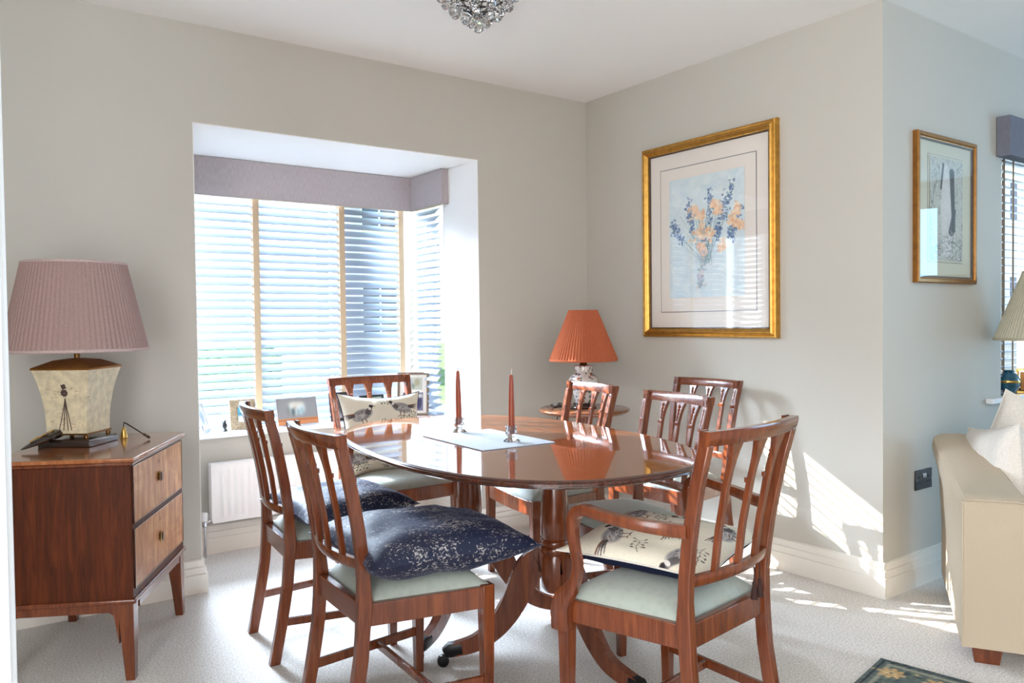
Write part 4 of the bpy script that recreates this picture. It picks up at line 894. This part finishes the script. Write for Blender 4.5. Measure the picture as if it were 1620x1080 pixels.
MB().sweep([(-.028, 0, .124), (-.026, 0, .142), (0, 0, .148), (.026, 0, .142), (.028, 0, .124)], [.0022], smooth=4).build('handle', m_brassb, ck, smooth=True)

# ------------------------------------------------------------------ sofa (front panel of its left arm, cushions)
b2 = Vector((.868, .497)).normalized(); sang = math.atan2(-b2.x, b2.y)  # local y = back direction
so = thing('sofa', 'cream upholstered sofa cut off by the right edge of the picture', 'sofa', (-.400, -2.278, 0), math.atan2(b2.y, b2.x)-PI/2)
# local x: across (towards the seat), local y: backwards, z up
def armring(y, top, w0, out):
    # outline of the arm section at depth y: outer bottom -> over the roll -> inner bottom
    pts = [(0, .062), (-.004*0, .25), (-out*.35, top-.16), (-out, top-.06), (-out*.9, top-.020), (-out*.5+.012, top-.003), (w0*.45, top), (w0-.02, top-.006), (w0, top-.03), (w0+.004, top-.10), (w0, .30), (w0, .062)]
    return [(x, y, z) for x, z in pts]
rg = [armring(.0, .543, .205, .002), armring(.012, .549, .206, .006), armring(.10, .552, .204, .010), armring(.30, .566, .190, .016), armring(.50, .596, .172, .024), armring(.66, .632, .152, .034), armring(.76, .655, .138, .040), armring(.80, .652, .134, .036), armring(.82, .63, .132, .020)]
MB().loft(rg).build('arm', m_cream, so, smooth=True, bevel=.0)
MB().sweep([(0.001, -.003, .070), (.001, -.003, .40), (.001, -.003, .530), (.008, -.003, .541), (.10, -.003, .5435), (.190, -.003, .541), (.203, -.003, .52)], [.003], smooth=2).build('arm_piping', m_cream, so, smooth=True)
MB().box(.208, 1.9, .005, .66, .07, .30).build('seat_base', m_cream, so, bevel=.02)
MB().box(.212, 1.08, -.01, .66, .302, .43).build('seat_pad', m_cream, so, bevel=.03, seg=4)
MB().box(1.085, 1.9, .0, .66, .30, .43).build('seat_pad', m_cream, so, bevel=.03, seg=4)
MB().box(.20, 1.95, .66, .84, .10, .66).build('back', m_cream, so, bevel=.04, seg=4)
MB().box(1.905, 2.15, 0, .84, .062, .55).build('arm', m_cream, so, bevel=.03, seg=4)
for x in (.03, 1.99): 
    for y in (.03, .72): MB().zloft([(x+.045, y+.035, 0, .036, .026), (x+.045, y+.035, .063, .045, .034)]).build('foot', m_mahog, so, bevel=.002)
Ms = so.matrix_basis.copy()
def on_sofa(x, y, z): 
    Mw = Matrix.Translation((-.400, -2.278, 0)) @ Matrix.Rotation(math.atan2(b2.y, b2.x)-PI/2, 4, 'Z'); return Mw @ Vector((x, y, z))
sa = math.atan2(b2.y, b2.x)-PI/2
def set_cushion(q, top, e1, e2, lift=0):      # top corner and the two directions leaving it (sofa coordinates)
    e1 = Vector(e1).normalized(); e2 = Vector(e2); e2 = (e2-e1*e2.dot(e1)).normalized(); n_ = e1.cross(e2)
    R3 = Matrix((e1, e2, n_)).transposed(); w, d = q['w'], q['d']
    c = Vector(top)+e1*w/2+e2*d/2
    Mw = Matrix.Translation((-.400, -2.278, 0)) @ Matrix.Rotation(sa, 4, 'Z')
    q.matrix_world = Mw @ Matrix.Translation(c) @ R3.to_4x4()
q = cushion('scatter_cushion', 'front oatmeal woven scatter cushion leaning on the sofa arm', 'cushion', (0, 0, 0), (0, 0, 0), .42, .42, .13, (m_cushg, m_cushg), None, m_cushg, seed=21)
q['w'] = q['d'] = .42; set_cushion(q, (.215, .41, .750), (-.10, .33, -.06), (.07, -.20, -.28))
q = cushion('scatter_cushion', 'taller pale scatter cushion behind the woven one on the sofa', 'cushion', (0, 0, 0), (0, 0, 0), .44, .44, .12, (m_cushg, m_cushg), None, m_cushg, seed=25)
q['w'] = q['d'] = .44; set_cushion(q, (.215, .72, .845), (-.13, .02, -.30), (.50, -.16, -.16))

# ------------------------------------------------------------------ rug
def rug():
    cv = Canvas(240, 150, (92, 104, 100)); A = 1.6
    for _ in range(1500): cv.ell(random.random(), random.random(), random.uniform(.004, .012), random.uniform(.004, .010), random.choice([(60, 72, 84), (150, 150, 130), (190, 170, 130), (40, 52, 66), (110, 120, 104)]), random.random()*3, .8, A)
    for a, c in ((.012, (40, 46, 64)), (.035, (150, 152, 138)), (.16, (44, 56, 70)), (.18, (168, 160, 136)), (.25, (44, 56, 70))):
        for x0, x1, y0, y1 in ((a/A, a/A+.007, a, 1-a), (1-a/A-.007, 1-a/A, a, 1-a), (a/A, 1-a/A, a, a+.011), (a/A, 1-a/A, 1-a-.011, 1-a)): cv.rect(x0, x1, y0, y1, c)
    def ros(cx, cy, s_):
        for k in range(8): cv.ell(cx+math.cos(k*PI/4)*s_*.7/A, cy+math.sin(k*PI/4)*s_*.7, s_*.35, s_*.2, (200, 164, 116), k*PI/4, 1, A)
        cv.ell(cx, cy, s_*.4, s_*.4, (206, 176, 128), 0, 1, A); cv.ell(cx, cy, s_*.16, s_*.16, (70, 84, 96), 0, 1, A)
    for k in range(12): ros(.04+.92*k/11, .10, .04); ros(.04+.92*k/11, .90, .04)
    for k in range(1, 7): ros(.062, .1+.8*k/7, .04); ros(.938, .1+.8*k/7, .04)
    for k in range(6):
        for j in range(3): ros(.2+.12*k, .33+.17*j, .05)
    for k in range(60): cv.stroke((random.uniform(.17, .83), random.uniform(.27, .73)), (random.uniform(.17, .83), random.uniform(.27, .73)), .004, .004, (40, 60, 76), .25, A)
    cv.grain(9); return cv
rgo = thing('rug', 'blue-grey patterned oriental rug, only its corner in view at the lower right', 'rug', (-.572, -2.100, 0), 0)
# corner at the origin; local +x runs along the far edge, -y towards the camera
rgo.rotation_euler = (0, 0, math.radians(-79))
MB().box(0, 1.6, -1.0, 0, .001, .0085).build('pile_base', plain('rug_edge', srgb(70, 76, 84), .95), rgo, bevel=.002)
painted('patterned_pile', rug(), 1.594, .994, rgo, m_rug, Matrix.Translation((.8, -.997, .0092)) @ Matrix.Rotation(-PI/2, 4, 'X') @ Matrix.Scale(1, 4))

# ------------------------------------------------------------------ chandelier
cx, cy = -1.452, -1.068
cl = thing('chandelier', 'small crystal ball chandelier hanging from the ceiling above the table', 'chandelier', (cx, cy, 0), 0)
MB().lathe([(0, 2.399), (.07, 2.399), (.072, 2.390), (.05, 2.384), (.012, 2.380), (.012, 2.362), (0, 2.362)], 28).build('ceiling_plate', m_chrome, cl, smooth=True)
ball = MB()
N1, N2 = 8, 5; rings = []
for i in range(1, N2):
    ph = PI*i/N2; rings.append([(math.sin(ph)*math.cos(2*PI*(j+.5*(i % 2))/N1), math.sin(ph)*math.sin(2*PI*(j+.5*(i % 2))/N1), math.cos(ph)) for j in range(N1)])
vs = [(0, 0, 1)]+[q for r_ in rings for q in r_]+[(0, 0, -1)]; fs = [(0, 1+j, 1+(j+1) % N1) for j in range(N1)]
for i in range(N2-2):
    for j in range(N1):
        a, b, c, d = 1+i*N1+j, 1+i*N1+(j+1) % N1, 1+(i+1)*N1+(j+1) % N1, 1+(i+1)*N1+j
        fs += [(a, b, c), (a, c, d)]
k = 1+(N2-2)*N1; fs += [(len(vs)-1, k+(j+1) % N1, k+j) for j in range(N1)]
bp = MB().add(vs, fs).build('crystal_ball', m_crystal, cl)
first = True
tiers = [(2.207, .0, 1, .0215, 0), (2.236, .046, 5, .020, .3), (2.262, .084, 8, .020, .0), (2.291, .115, 11, .020, .2), (2.322, .138, 13, .019, .0), (2.352, .150, 14, .017, .1)]
for z, r_, n_, br, ph in tiers:
    if r_: 
        MB().sweep([(r_*.97*math.cos(2*PI*j/40), r_*.97*math.sin(2*PI*j/40), z+br+.012) for j in range(40)], [.0022], closed=True).build('wire_ring', m_black, cl, smooth=True)
    for j in range(n_):
        a = ph+2*PI*j/n_
        o = bp if first else bp.copy()
        if not first: COL.objects.link(o); o.parent = cl
        first = False
        o.location = (r_*math.cos(a), r_*math.sin(a), z); o.scale = (br, br, br); o.rotation_euler = (random.uniform(-.3, .3), random.uniform(-.3, .3), random.random()*3)
for j in range(10):
    a = 2*PI*j/10; P_ = [(r_*.97*math.cos(a), r_*.97*math.sin(a), z+br+.012) for z, r_, n_, br, ph in tiers[1:]]
    MB().sweep([(0.006*math.cos(a), .006*math.sin(a), 2.25)]+P_+[(.02*math.cos(a), .02*math.sin(a), 2.386)], [.0018]).build('wire_stay', m_black, cl)
